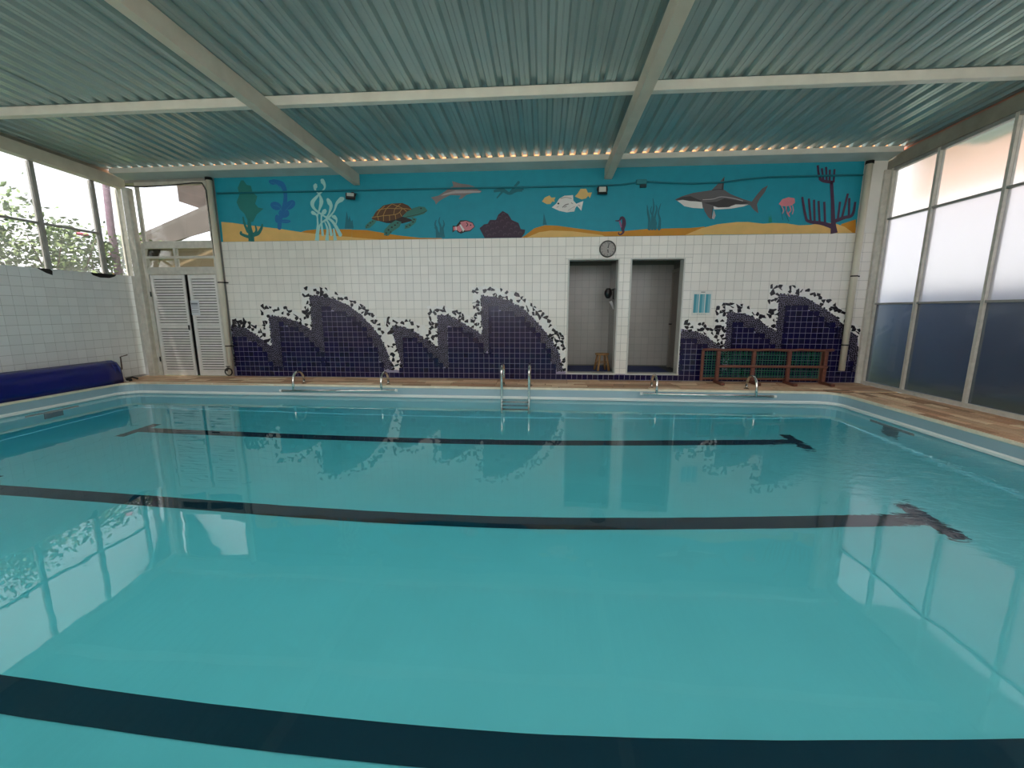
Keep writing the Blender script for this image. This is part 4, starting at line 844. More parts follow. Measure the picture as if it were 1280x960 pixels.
M_fibre = mat('added_translucent_sheet', lin(225, 236, 232), 0.4)  # for unseen sheets added to let more daylight onto the pool
_nt = M_fibre.node_tree; _b = _nt.nodes['Principled BSDF']; _o = [q for q in _nt.nodes if q.type == 'OUTPUT_MATERIAL'][0]
_t = _nt.nodes.new('ShaderNodeBsdfTranslucent'); _t.inputs['Color'].default_value = (0.93, 0.91, 0.87, 1)
_m = _nt.nodes.new('ShaderNodeMixShader'); _m.inputs[0].default_value = 0.75
_nt.links.new(_b.outputs[0], _m.inputs[1]); _nt.links.new(_t.outputs[0], _m.inputs[2]); _nt.links.new(_m.outputs[0], _o.inputs['Surface'])
sheet0 = obj('roof_sheet', sheet_bm(-0.235, -5.3), M_roof, ceiling)
sheet1 = obj('roof_sheet', sheet_bm(-5.2, -12.0, 0.012), M_roof, ceiling)  # unseen run, lengthened to keep sun off the front deck
sheet2 = obj('added_roof_light', sheet_bm(-5.2, -12.0, 0.012), M_fibre, ceiling)  # added behind the camera to brighten the pool
for s in range(-9, 6):
    x = RX + PITCH*1 + s*SW
    if s == -9: sheet0.location = sheet1.location = (x, 0, 0)
    else:
        inst(sheet0.data, 'roof_sheet', ceiling, (x, 0, 0.0015*(s % 2)))
        if s in (-7, -5, -3, -1, 1, 3):
            if s == -7: sheet2.location = (x, 0, 0)
            else: inst(sheet2.data, 'added_roof_light', ceiling, (x, 0, 0.0015*(s % 2)))
        else: inst(sheet1.data, 'roof_sheet', ceiling, (x, 0, 0.0015*(s % 2)))

def beam(bm, x0, x1, y0, y1, zb, zt, slope=ROOF_S):
    lo = [(x0, y0, zb-slope*y0), (x1, y0, zb-slope*y0), (x1, y1, zb-slope*y1), (x0, y1, zb-slope*y1)]
    hi = [(x, y, z+zt-zb) for x, y, z in lo]
    hexa(bm, lo, hi)
for k, (x0, x1) in enumerate(((-3.585, -3.475), (1.058, 1.19))):
    bm = B(); beam(bm, x0, x1, -12.0, -0.006, 3.658, 3.852)
    struct(obj('roof_beam', bm, M_beam))
bm = B(); beam(bm, -8.36, -8.21, -12.0, -0.006, 3.69, 3.88)
struct(obj('roof_beam', bm, M_beam))
bm = B(); beam(bm, 5.85, 5.99, -12.0, 0.2, 3.706, 3.905)
struct(obj('roof_beam', bm, M_dbeam))
for yy in (-2.42, -4.85, -7.3):
    bm = B(); box(bm, -8.3, 6.05, yy-0.05, yy+0.05, 3.854-ROOF_S*yy+0.005, roof_z(yy)-0.004)
    bmesh.ops.bevel(bm, geom=bm.edges[:], offset=0.006, segments=1, affect='EDGES')
    struct(obj('roof_purlin', bm, M_white))
bm = B()                                                   # lip purlin and gutter along the back wall
box(bm, -8.2, 5.84, -0.30, -0.275, 3.897, 3.982)
struct(obj('roof_purlin', bm, M_white))
bm = B()
for a, b in (((-0.275, 3.897), (-0.004, 3.852)), ((-0.275, 3.915), (-0.004, 3.87))):
    v = [bm.verts.new(p) for p in ((-8.2, a[0], a[1]), (5.84, a[0], a[1]), (5.84, b[0], b[1]), (-8.2, b[0], b[1]))]
    bm.faces.new(v)
struct(obj('roof_gutter', bm, mat('grey_gutter_metal', lin(176, 190, 190), 0.5, var=0.1, scale=3)))
bm = B(); beam(bm, -8.36, -8.31, -12.0, 0.1, 3.882, 3.972)
struct(obj('trim_3', bm, M_dbeam))
bm = B(); beam(bm, 5.93, 5.985, -12.0, 0.1, 3.908, 3.972)  # board closing the gap; the gap's pink sunlight is put into its colour
struct(obj('trim_2', bm, mat('pink_sunlit_board', lin(196, 134, 118), 0.6)))

# ---- corner posts
bm = B(); bbox(bm, -8.195, -8.06, -0.13, 0.0, -0.012, 3.69, 0.012)
struct(obj('corner_post', bm, M_frame))
bm = B(); bbox(bm, 5.79, 5.90, 0.0-0.05, 0.2, -0.012, 3.70, 0.01)
struct(obj('corner_post', bm, M_frame))
# ---- left window band
def window(name): 
    e = empty(name); e['kind'] = 'structure'; return e
w2 = window('window_2')
XW = -8.36
def lhead(y): return 3.69 - ROOF_S*y
ys = [-0.03, -0.52, -1.45, -2.38, -3.31, -4.24, -5.17, -6.10, -7.03, -7.96, -8.89]
for k, y in enumerate(ys):
    wd = 0.03 if k else 0.04
    bm = B(); hexa(bm, [(XW-.04, y-wd, 2.036), (XW+.03, y-wd, 2.036), (XW+.03, y+wd, 2.036), (XW-.04, y+wd, 2.036)], [(XW-.04, y-wd, lhead(y)-.002), (XW+.03, y-wd, lhead(y)-.002), (XW+.03, y+wd, lhead(y)-.002), (XW-.04, y+wd, lhead(y)-.002)])
    obj('mullion', bm, M_gframe if 0 < k else M_frame, w2)
for k, (a, b) in enumerate(zip(ys, ys[1:])):
    ya, yb = b+.03, a-.03
    if k > 0:
        bm = B(); box(bm, XW-.03, XW+.02, ya, yb, 2.755, 2.79); obj('transom', bm, M_gframe, w2)
    for z0, z1 in (((2.036, 2.755), (2.79, None)) if k else ((2.036, None),)):
        ta, tb = (z1, z1) if z1 else (lhead(ya)-.002, lhead(yb)-.002)
        bm = B(); hexa(bm, [(XW-.008, ya, z0), (XW-.004, ya, z0), (XW-.004, yb, z0), (XW-.008, yb, z0)], [(XW-.008, ya, ta), (XW-.004, ya, ta), (XW-.004, yb, tb), (XW-.008, yb, tb)])
        obj('pane', bm, M_dirty if k else M_clear, w2)
# ---- right glazed wall
w1 = window('window_1')
XR = 5.915
def rhead(y): return 3.704 - ROOF_S*y
bm = B(); bbox(bm, 5.865, 5.97, -9.5, -0.055, -0.012, 0.055, 0.006); obj('window_sill', bm, M_frame, w1)
ys = [-0.085] + [-0.925 - 1.045*k for k in range(9)]
for k, y in enumerate(ys):
    bm = B(); wd = 0.022
    hexa(bm, [(XR-.045, y-wd, .055), (XR+.04, y-wd, .055), (XR+.04, y+wd, .055), (XR-.045, y+wd, .055)], [(XR-.045, y-wd, rhead(y)), (XR+.04, y-wd, rhead(y)), (XR+.04, y+wd, rhead(y)), (XR-.045, y+wd, rhead(y))])
    obj('mullion', bm, M_frame, w1)
for a, b in zip(ys, ys[1:]):
    ya, yb = b+.022, a-.022
    for zc in (1.447, 2.876):
        bm = B(); box(bm, XR-.035, XR+.03, ya, yb, zc-.016, zc+.016); obj('transom', bm, M_gframe, w1)
    bm = B(); hexa(bm, [(XR-.04, ya, rhead(ya)-.05), (XR+.03, ya, rhead(ya)-.05), (XR+.03, yb, rhead(yb)-.05), (XR-.04, yb, rhead(yb)-.05)], [(XR-.04, ya, rhead(ya)-.002), (XR+.03, ya, rhead(ya)-.002), (XR+.03, yb, rhead(yb)-.002), (XR-.04, yb, rhead(yb)-.002)])
    obj('window_head', bm, M_gframe, w1)
    for z0, z1, m in ((.055, 1.431, M_frost_low), (1.463, 2.86, M_frost), (2.892, None, M_frost_top)):
        ta, tb = (z1, z1) if z1 else (rhead(ya)-.05, rhead(yb)-.05)
        bm = B(); hexa(bm, [(XR-.004, ya, z0), (XR+.004, ya, z0), (XR+.004, yb, z0), (XR-.004, yb, z0)], [(XR-.004, ya, ta), (XR+.004, ya, ta), (XR+.004, yb, tb), (XR-.004, yb, tb)])
        obj('pane', bm, m, w1)
# ---- louvred double door with windows above it
d1 = window('door_1')
bm = B()
for x0, x1, z0, z1 in ((-8.03, -7.95, 0, 2.66), (-6.525, -6.475, 0, 2.66), (-7.95, -6.525, 2.06, 2.16)):
    box(bm, x0, x1, -0.05, 0.03, z0, z1)
obj('door_frame', bm, M_frame, d1)
bm = B(); box(bm, -7.95, -6.525, 0.06, 0.07, 0.0, 2.06); obj('dark_backing', bm, M_dark, d1)  # dark sheet standing for the shade of the room behind the slats
slat_me = None
for (xa, xb) in ((-7.94, -7.215), (-7.135, -6.53)):
    bm = B()
    for x0, x1, z0, z1 in ((xa, xa+.06, .01, 2.05), (xb-.05, xb, .01, 2.05), (xa+.06, xb-.05, 1.97, 2.05), (xa+.06, xb-.05, .01, .09), (xa+.06, xb-.05, .98, 1.05)):
        bbox(bm, x0, x1, -0.035, 0.0, z0, z1, 0.004)
    leaf = obj('door_leaf', bm, M_alu, d1)
    for za, zb, k in ((0.092, 0.978, 17), (1.052, 1.968, 17)):
        st = (zb-za)/k
        for j in range(k):
            z = za + j*st
            bm = B()
            hexa(bm, [(xa+.06, -0.033, z+.002), (xb-.05, -0.033, z+.002), (xb-.05, -0.006, z+.018), (xa+.06, -0.006, z+.018)], [(xa+.06, -0.033, z+st-.012), (xb-.05, -0.033, z+st-.012), (xb-.05, -0.006, z+.032), (xa+.06, -0.006, z+.032)])
            obj('slat', bm, M_alu, leaf)
bm = B(); bbox(bm, -7.245, -7.222, -0.06, -0.035, 0.95, 1.05, 0.003); obj('door_handle', bm, M_black, d1)
for _z in (1.62, 0.30):
    bm = B(); tube(bm, [(-7.95, -0.063, _z), (-7.95, -0.063, _z+0.1)], 0.012); obj('hinge', bm, M_black, d1)

w4 = window('window_4')                                    # small louvre window over the door
bm = B()
for x0, x1, z0, z1 in ((-7.95, -6.525, 2.16, 2.20), (-7.95, -6.525, 2.56, 2.66), (-7.36, -7.31, 2.20, 2.56), (-7.95, -7.36, 2.365, 2.41), (-7.31, -6.525, 2.365, 2.41)):
    box(bm, x0, x1, -0.045, 0.02, z0, z1)
obj('window_frame', bm, M_frame, w4)
for x0, x1 in ((-7.95, -7.36), (-7.31, -6.525)):
    for z0, z1 in ((2.2, 2.365), (2.41, 2.56)):
        bm = B(); hexa(bm, [(x0, -0.03, z0), (x1, -0.03, z0), (x1, -0.025, z0), (x0, -0.025, z0)], [(x0, 0.01, z1), (x1, 0.01, z1), (x1, 0.015, z1), (x0, 0.015, z1)])
        obj('pane', bm, M_clear, w4)
w3 = window('window_3')
bm = B()
for x0, x1, z0, z1 in ((-7.99, -7.955, 2.66, 3.80), (-6.54, -6.475, 2.66, 3.80), (-7.955, -6.54, 2.66, 2.70), (-7.955, -6.54, 3.74, 3.80)):
    box(bm, x0, x1, -0.04, 0.03, z0, z1)
obj('window_frame', bm, M_frame, w3)
bm = B(); box(bm, -7.955, -6.54, -0.004, 0.0, 2.70, 3.74); obj('pane', bm, M_clear, w3)

bm = B(); box(bm, -8.33, 5.86, -9.62, -9.5, -0.1, 1.25)  # unseen wall shaped low: open above for daylight, hides terrace from tile reflections
struct(obj('wall_front_added', bm, M_plaster))
# ---- ground outside
bm = B()
for x0, x1, y0, y1 in ((-40, -8.5, -40, 40), (6.0, 40, -40, 40), (-8.5, 6.0, 0.2, 40)):
    v = [bm.verts.new(p) for p in ((x0, y0, -0.12), (x1, y0, -0.12), (x1, y1, -0.12), (x0, y1, -0.12))]; bm.faces.new(v)
struct(obj('ground', bm, M_grass))
bm = B(); box(bm, -8.5, 6.0, -30, -9.62, -0.2, -0.015)  # unseen pale terrace added to bounce sunlight into the hall
struct(obj('floor_terrace_added', bm, M_concrete))

# ================================================================ THINGS
# ---- rolled pool cover on its reel along the left edge
rc = tag(empty('cover_reel', (-8.065, -0.95, 0.0)), 'long roll of blue pool cover lying along the left tiled wall', 'pool cover')
bm = B()
L = 6.6; R0 = 0.197
ring = []
secs = [(-0.0, 0.150), (-0.006, 0.172), (-0.03, 0.192), (-0.06, R0)] + [(-0.06-(L-0.12)*k/24, R0*(1+0.012*math.sin(k*2.1)+0.006*math.sin(k*5.3))) for k in range(1, 24)] + [(-L+0.05, R0), (-L, 0.15)]
for y, r in secs:
    ring.append([bm.verts.new((r*math.cos(2*PI*k/28), y, 0.225 + r*math.sin(2*PI*k/28)*(1.0 if math.sin(2*PI*k/28) > -0.6 else 1.0))) for k in range(28)])
for a, b in zip(ring, ring[1:]):
    for k in range(28):
        f = bm.faces.new((a[k], a[(k+1) % 28], b[(k+1) % 28], b[k])); f.smooth = True
bm.faces.new(ring[0]); bm.faces.new(ring[-1][::-1])
obj('cover_roll', bm, M_cover, rc)
bm = B()                                                    # loose outer flap hanging to the deck on the pool side
fl = []
for k in range(25):
    y = -0.015 - (L-0.03)*k/24
    w = 0.006*math.sin(k*1.7)
    fl.append([bm.verts.new(p) for p in ((0.02, y, 0.43), (0.12+w, y, 0.395), (0.19+w, y, 0.29), (0.203+w, y, 0.20), (0.205+w*1.5, y, 0.10), (0.203+w*2, y, 0.012))])
for a, b in zip(fl, fl[1:]):
    for k in range(5):
        f = bm.faces.new((a[k], b[k], b[k+1], a[k+1])); f.smooth = True
o = obj('cover_flap', bm, M_cover, rc)
sm = o.modifiers.new('thick', 'SOLIDIFY'); sm.thickness = 0.004
bm = B(); tube(bm, arc((0, -0.05, 0.225), 0.2005, -0.7, 2.2, 14, ax=(1, 0, 0)), 0.006, 6); tube(bm, arc((0, -0.13, 0.225), 0.2005, -0.7, 2.2, 14, ax=(1, 0, 0)), 0.004, 6)
obj('hem_seam', bm, mat('pale_blue_hem', lin(70, 90, 170), 0.5), rc)
bm = B(); tube(bm, [(0, 0.12, 0.225), (0, 0.0, 0.225)], 0.03, 12); obj('axle', bm, M_alu, rc)
bm = B()
tube(bm, [(-0.12, 0.10, 0.006), (0, 0.10, 0.225), (0.12, 0.10, 0.006)], 0.016, 8); bbox(bm, -0.16, 0.16, 0.075, 0.125, 0.002, 0.02, 0.003)
obj('reel_stand', bm, M_alu, rc)
bm = B(); tube(bm, [(0, 0.135, 0.225), (0.005, 0.17, 0.235), (-0.01, 0.19, 0.47), (-0.012, 0.33, 0.495)], 0.011, 8); obj('crank_handle', bm, mat('rusty_crank', lin(88, 70, 60), 0.6), rc)
bm = B(); bbox(bm, -0.05, 0.16, 0.14, 0.20, 0.0, 0.05, 0.01); tube(bm, [(0.05, 0.16, 0.04), (0.12, 0.24, 0.07), (0.17, 0.30, 0.03)], 0.016, 8); obj('reel_foot', bm, M_black, rc)

# ---- stainless pool ladder
ld = tag(empty('pool_ladder', (-0.47, -1.0, 0.0)), 'stainless steel pool ladder with arched handrails at the far pool edge', 'ladder')
bm_y = -0.13
for x in (-0.235, 0.235):
    path = [(x, 0.28, -0.008), (x, 0.28, 0.22)] + arc((x, 0.10, 0.24), 0.18, 0, PI*0.52, 8) + [(x, 0.02, 0.400)] + arc((x, -0.02, 0.27), 0.13, PI*0.6, PI*0.9, 5)
    path += [(x, -0.135, 0.12), (x, -0.10, -0.02), (x, -0.12, -0.3), (x, -0.12, -1.0)]
    bm = B(); tube(bm, path, 0.021, 12); obj('handrail', bm, M_chrome, ld)
    bm = B(); lathe(bm, [(0, 0.012), (0.045, 0.012), (0.05, 0.0), (0.0, 0.0)], 16, Matrix.Translation((x, 0.28, -0.002))); obj('anchor_flange', bm, M_chrome, ld)
for z in (-0.245, -0.50, -0.75):
    bm = B(); bbox(bm, -0.235, 0.235, -0.165, -0.085, z-0.012, z+0.012, 0.006)
    s = obj('step', bm, mat('step_tread', lin(40, 48, 56), 0.5), ld)
    bm = B()
    bm.free()
    for x0, x1 in ((-0.235, -0.17), (0.17, 0.235)):
        bm = B(); bbox(bm, x0, x1, -0.172, -0.078, z-0.02, z+0.02, 0.006); obj('step_clamp', bm, M_black, s)

# ---- the two starting grips: hoops on the deck carrying a bar over the water
def grip(label, x0, x1, hoops, z0, z1):
    g = tag(empty('backstroke_grip', ((x0+x1)/2, -1.0, 0)), label, 'grab bar', 'start grips on the far pool edge')
    cx = (x0+x1)/2
    bm = B(); tube(bm, [(x0-cx, -0.125, z0), (x1-cx, -0.125, z1)], 0.02, 12); obj('grip_bar', bm, M_chrome, g)
    capm = mat('white_end_cap', lin(232, 232, 228), 0.4)
    for x, z in ((x0, z0), (x1, z1)):
        bm = B(); tube(bm, [(x-cx-0.02, -0.125, z), (x-cx+0.02, -0.125, z)], 0.026, 12); obj('end_cap', bm, capm, g)
    for hx in hoops:
        x = hx-cx
        zb = z0 + (z1-z0)*(hx-x0)/(x1-x0)
        path = [(x, 0.22, -0.008), (x, 0.22, 0.10)] + arc((x, 0.05, 0.08), 0.17, 0, PI, 14) + [(x, -0.122, 0.05), (x, -0.125, zb)]
        bm = B(); tube(bm, path, 0.021, 12); h_ = obj('hoop', bm, M_chrome, g)
        bm = B(); lathe(bm, [(0, 0.012), (0.04, 0.012), (0.045, 0.0), (0.0, 0.0)], 14, Matrix.Translation((x, 0.22, -0.002))); obj('hoop_flange', bm, M_chrome, h_)
grip('steel grab bar on two hoops, left of the pool ladder', -4.68, -2.56, (-4.44, -2.83), -0.078, -0.042)
grip('steel grab bar on two hoops, right of the pool ladder', 1.65, 3.80, (1.90, 3.50), -0.040, -0.062)

# ---- brown wooden frame strung with green net, standing against the navy tiles
fr = tag(empty('net_frame', (4.05, -0.2, 0.0)), 'low brown wooden frame strung with green netting, standing against the navy tiles', 'frame')
def wb(name, x0, x1, y0, y1, z0, z1, r=0.008, parent=fr):
    bm = B(); bbox(bm, x0, x1, y0, y1, z0, z1, r); return obj(name, bm, M_wood, parent)
for x in (-0.83, -0.20, 0.42, 1.05):
    wb('post', x-0.03, x+0.03, -0.04, 0.02, 0.05, 0.60)
    wb('foot', x-0.035, x+0.035, -0.30, 0.06, 0.0, 0.05)
wb('side_rail', -1.10, -1.05, 0.06, 0.10, 0.03, 0.62)
wb('side_rail', 1.02, 1.07, 0.06, 0.10, 0.03, 0.62)
bm = B(); tube(bm, [(-1.1+2.3*k/12, 0.03, 0.618+0.006*math.sin(k*2.2)) for k in range(13)], 0.024, 8); obj('top_rail', bm, M_wood, fr)
wb('bottom_rail', -1.05, 1.02, 0.06, 0.10, 0.055, 0.095)
wb('middle_rail', -0.86, 1.08, -0.065, -0.04, 0.30, 0.345)
bm = B()
for k in range(44):
    x = -1.05 + 2.07*k/43; tube(bm, [(x, 0.08, 0.09), (x, 0.08, 0.61)], 0.0042, 4, cap=False)
for k in range(12):
    z = 0.10 + 0.5*k/11; tube(bm, [(-1.05, 0.083, z), (1.02, 0.083, z)], 0.0042, 4, cap=False)
tag(obj('netting', bm, M_net, fr), kind='stuff')

# ---- wall clock
ck = tag(empty('wall_clock', (1.160, -0.004, 2.452)), 'round wall clock with reflection-grey face above the left shower opening', 'clock')
rot = Matrix.Rotation(PI/2, 4, 'X')
bm = B(); lathe(bm, [(0, 0.0), (0.148, 0.0), (0.152, 0.03), (0.145, 0.05), (0.132, 0.052), (0.128, 0.038)], 40, rot); obj('clock_rim', bm, mat('dark_clock_rim', lin(70, 68, 66), 0.35), ck)
bm = B(); lathe(bm, [(0.129, 0.036), (0.0, 0.036)], 40, rot); obj('clock_face', bm, mat('reflection_grey_face', lin(140, 136, 132), 0.25), ck)  # dark face made grey: its reflection is put into the colour
for k in range(12):
    bm = B(); a = k*PI/6; t = B(); box(t, -0.004, 0.004, -0.039, -0.0365, 0.098, 0.122); merge(bm, t, 0, Matrix.Rotation(a, 4, 'Y')); obj('hour_mark', bm, M_black, ck)
for nm, a, l, w in (('minute_hand', 0.22, 0.105, 0.006), ('hour_hand', 3.0, 0.07, 0.008)):
    bm = B(); t = B(); box(t, -w, w, -0.044, -0.0405, -0.02, l); merge(bm, t, 0, Matrix.Rotation(a, 4, 'Y')); obj(nm, bm, M_black, ck)
bm = B(); lathe(bm, [(0.012, 0.036), (0.012, 0.048), (0.0, 0.05)], 16, rot); obj('hand_cap', bm, mat('pale_cap', lin(220, 220, 216), 0.4), ck)

# ---- floodlights
def flood(label, x, z, tilt, swing):
    f = tag(empty('floodlight', (x, -0.004, z)), label, 'floodlight', 'floodlights on the mural')
    mx = Matrix.Translation((0, -0.10, 0)) @ Matrix.Rotation(swing, 4, 'Z') @ Matrix.Rotation(tilt, 4, 'X')
    bm = B(); t = B(); bbox(t, -0.085, 0.085, -0.03, 0.02, -0.068, 0.068, 0.008); merge(bm, t, 0, mx)
    for k in range(6):
        t = B(); box(t, -0.07+k*0.027, -0.064+k*0.027, 0.02, 0.04, -0.055, 0.055); merge(bm, t, 0, mx)
    obj('lamp_housing', bm, M_black, f)
    bm = B(); t = B(); bbox(t, -0.062, 0.062, -0.036, -0.0305, -0.036, 0.052, 0.004); merge(bm, t, 0, mx); obj('lamp_lens', bm, mat('pale_lamp_lens', lin(214, 214, 206), 0.3), f)
    bm = B(); tube(bm, [(-0.088, -0.10, 0), (-0.092, -0.05, 0.06), (-0.03, -0.006, 0.075), (0.03, -0.006, 0.075), (0.092, -0.05, 0.06), (0.088, -0.10, 0)], 0.007, 6); bbox(bm, -0.03, 0.03, -0.012, 0.0, 0.05, 0.10, 0.003); obj('bracket', bm, M_black, f)
flood('small black floodlight tilted askew above the turtle painting', -3.625, 3.44, -0.7, 0.35)
flood('small black floodlight mounted above the seahorse painting', 1.018, 3.445, -0.15, 0.0)

# ---- conduit along the mural
pts = [(-6.30, 3.565), (-4.6, 3.565), (-2.0, 3.56), (0.0, 3.55), (0.8, 3.545), (1.35, 3.555), (1.75, 3.60), (2.15, 3.57), (2.6, 3.545), (3.1, 3.555), (3.5, 3.60), (3.9, 3.625), (4.6, 3.625), (5.44, 3.625)]
bm = B(); tube(bm, [(x, -0.032, z) for x, z in pts], 0.016, 8)
cb = tag(obj('cable_conduit', bm, mat('dark_teal_conduit', lin(0, 112, 128), 0.5)), 'thin teal cable running the length of the painted mural', 'cable')
bm = B(); bbox(bm, -0.10, 0.08, -0.05, 0, -0.03, 0.05, 0.006)
jb = empty('junction_box', (1.72, -0.004, 3.585)); tag(jb, 'small teal junction box on the cable left of the shark', 'junction box')
obj('box_body', bm, mat('teal_box', lin(24, 120, 130), 0.45), jb)
bm = B(); bbox(bm, -0.03, 0.08, -0.045, -0.005, -0.085, -0.031, 0.005); obj('box_socket', bm, mat('dark_socket', lin(6, 52, 60), 0.5), jb)
bm = B(); tube(bm, [(-8.06, -0.155, 3.70), (-7.7, -0.12, 3.69), (-7.2, -0.09, 3.715), (-6.75, -0.07, 3.755), (-6.56, -0.07, 3.75), (-6.50, -0.06, 3.62), (-6.495, -0.055, 3.0), (-6.49, -0.055, 2.4)], 0.012, 8)
tag(obj('cable', bm, M_black), 'black cable slung across the window above the louvred doors', 'cable')

# ---- downpipes
def pipe(label, x, z0, z1, rings, tap):
    p = tag(empty('downpipe', (x, -0.08, 0)), label, 'downpipe', 'downpipes on the far wall')
    bm = B(); tube(bm, [(0, 0, z0), (0, 0, z1)], 0.052, 18); obj('pipe', bm, M_pvc, p)
    bm = B(); lathe(bm, [(0.054, 0), (0.062, 0.0), (0.062, 0.05), (0.054, 0.05)], 18, Matrix.Translation((0, 0, z1-0.05))); obj('pipe_collar', bm, M_dark, p)
    for z in rings:
        bm = B(); lathe(bm, [(0.053, 0), (0.057, 0.0), (0.057, 0.022), (0.053, 0.022)], 18, Matrix.Translation((0, 0, z))); bbox(bm, 0.05, 0.11, 0.02, 0.068, z, z+0.022, 0.003); obj('pipe_clamp', bm, M_dark, p)
    if tap:
        bm = B(); tube(bm, [(0, -0.04, 0.17), (0.0, -0.10, 0.17), (0, -0.12, 0.13)], 0.016, 8); tube(bm, [(0, -0.08, 0.18), (0, -0.08, 0.215)], 0.008, 8); tube(bm, [(-0.045, -0.08, 0.22), (0.045, -0.08, 0.22)], 0.009, 8)
        tube(bm, arc((0, -0.075, 0.11), 0.075, 0, 2*PI, 16, ax=(1, 0, 0)), 0.012, 6)
        obj('tap', bm, mat('dark_tap', lin(52, 44, 42), 0.5, metal=0.4), p)
pipe('cream round downpipe beside the louvred doors', -6.405, -0.005, 3.84, (0.62, 1.88), True)
pipe('cream round downpipe right of the net frame, ending above the deck', 5.49, 0.24, 3.83, (0.70, 1.92), False)

# ---- notices
nt_ = tag(empty('wall_notice', (2.925, -0.006, 1.467)), 'white notice with three teal columns on the tiles right of the showers', 'notice')
bm = B(); bbox(bm, -0.178, 0.178, -0.006, 0.0, -0.225, 0.225, 0.002); obj('notice_board', bm, mat('notice_white', lin(216, 216, 210), 0.4), nt_)
for k in range(3):
    bm = B(); x = -0.15 + k*0.105
    box(bm, x, x+0.045, -0.0075, -0.006, -0.175, 0.165); obj('print_column', bm, M_teal_print, nt_)
    bm = B(); box(bm, x+0.045, x+0.090, -0.0075, -0.006, -0.175, 0.165); obj('print_column', bm, M_teal_print2, nt_)
M_dp = mat('dark_print', lin(60, 66, 70), 0.6)
for k in range(6):
    bm = B()
    if k == 5: box(bm, -0.03, 0.045, -0.0075, -0.006, 0.195, 0.207)
    else: box(bm, -0.08+k*0.035, -0.055+k*0.035, -0.0075, -0.006, -0.205, -0.198)
    obj('small_print', bm, M_dp, nt_)
pn = tag(empty('paper_notice', (-7.035, -0.042, 1.395)), 'sheet of white paper taped to the right louvred door', 'paper')
bm = B(); hexa(bm, [(-.10, -.001, -.145), (.09, -.012, -.145), (.09, -.011, -.145), (-.10, 0, -.145)], [(-.10, -.001, .15), (.085, -.001, .15), (.085, 0, .15), (-.10, 0, .15)]); obj('sheet', bm, M_paper, pn)
bm = B()
for k, (a, b) in enumerate(((.10, .07), (.06, .05), (.03, .022), (0, -.008), (-.05, -.06), (-.08, -.088))):
    hexa(bm, [(-.08, -.0125, b), (.06, -.0125, b), (.06, -.012, b), (-.08, -.012, b)], [(-.08, -.0125, a), (.06, -.0125, a), (.06, -.012, a), (-.08, -.012, a)])
obj('print_lines', bm, M_ink, pn)

# ---- in the showers: stool, shower head, mats
st = tag(empty('wooden_stool', (1.19, 0.42, 0.135)), 'small round wooden stool on the mat of the left shower', 'stool')
bm = B(); lathe(bm, [(0, 0.315), (0.13, 0.315), (0.142, 0.325), (0.142, 0.34), (0.13, 0.35), (0, 0.35)], 24); obj('seat', bm, M_stoolwood, st)
for k in range(4):
    a = PI/4 + k*PI/2 + 0.2
    bm = B(); tube(bm, [(0.10*math.cos(a), 0.10*math.sin(a), 0.318), (0.16*math.cos(a), 0.16*math.sin(a), 0.0)], [0.02, 0.024], 10); obj('leg', bm, M_stoolwood, st)
bm = B(); tube(bm, arc((0, 0, 0.17), 0.128, 0, 2*PI, 16, ax=(1, 0, 0), up=(0, 1, 0))[:-1], 0.009, 6, closed=True); obj('stretcher', bm, M_stoolwood, st)
shw = tag(empty('electric_shower', (1.43, 0.50, 1.62)), 'black electric shower head on the side wall of the left shower', 'shower')
bm = B(); tube(bm, [(0.0, 0, 0.14), (-0.05, 0, 0.14), (-0.05, 0, -0.06), (0, 0, -0.06)], 0.012, 8); tube(bm, [(-0.05, 0, 0.12), (-0.11, 0, 0.12)], 0.012, 8); obj('shower_arm', bm, M_black, shw)
bm = B(); lathe(bm, [(0, 0.115), (0.04, 0.11), (0.075, 0.05), (0.078, 0.0), (0.06, -0.05), (0.035, -0.085), (0, -0.09)], 20, Matrix.Translation((-0.15, 0, 0.04))); obj('shower_head', bm, M_black, shw)
bm = B(); tube(bm, [(-0.10, 0.0, -0.10), (-0.07, 0, -0.16), (-0.035, 0, -0.26)], [0.03, 0.024, 0.012], 10); obj('hand_shower', bm, mat('white_plastic', lin(220, 220, 220), 0.35), shw)
for lb, x0, x1, y0, y1 in (('blue rubber mat on the floor of the left shower', 0.47, 1.37, 0.02, 1.18), ('blue rubber mat on the floor of the right shower', 1.62, 2.50, 0.02, 1.2)):
    bm = B(); bbox(bm, x0, x1, y0+0.2, y1, 0.115, 0.131, 0.003); tag(obj('rubber_mat', bm, M_mat), lb, 'mat', 'shower mats')

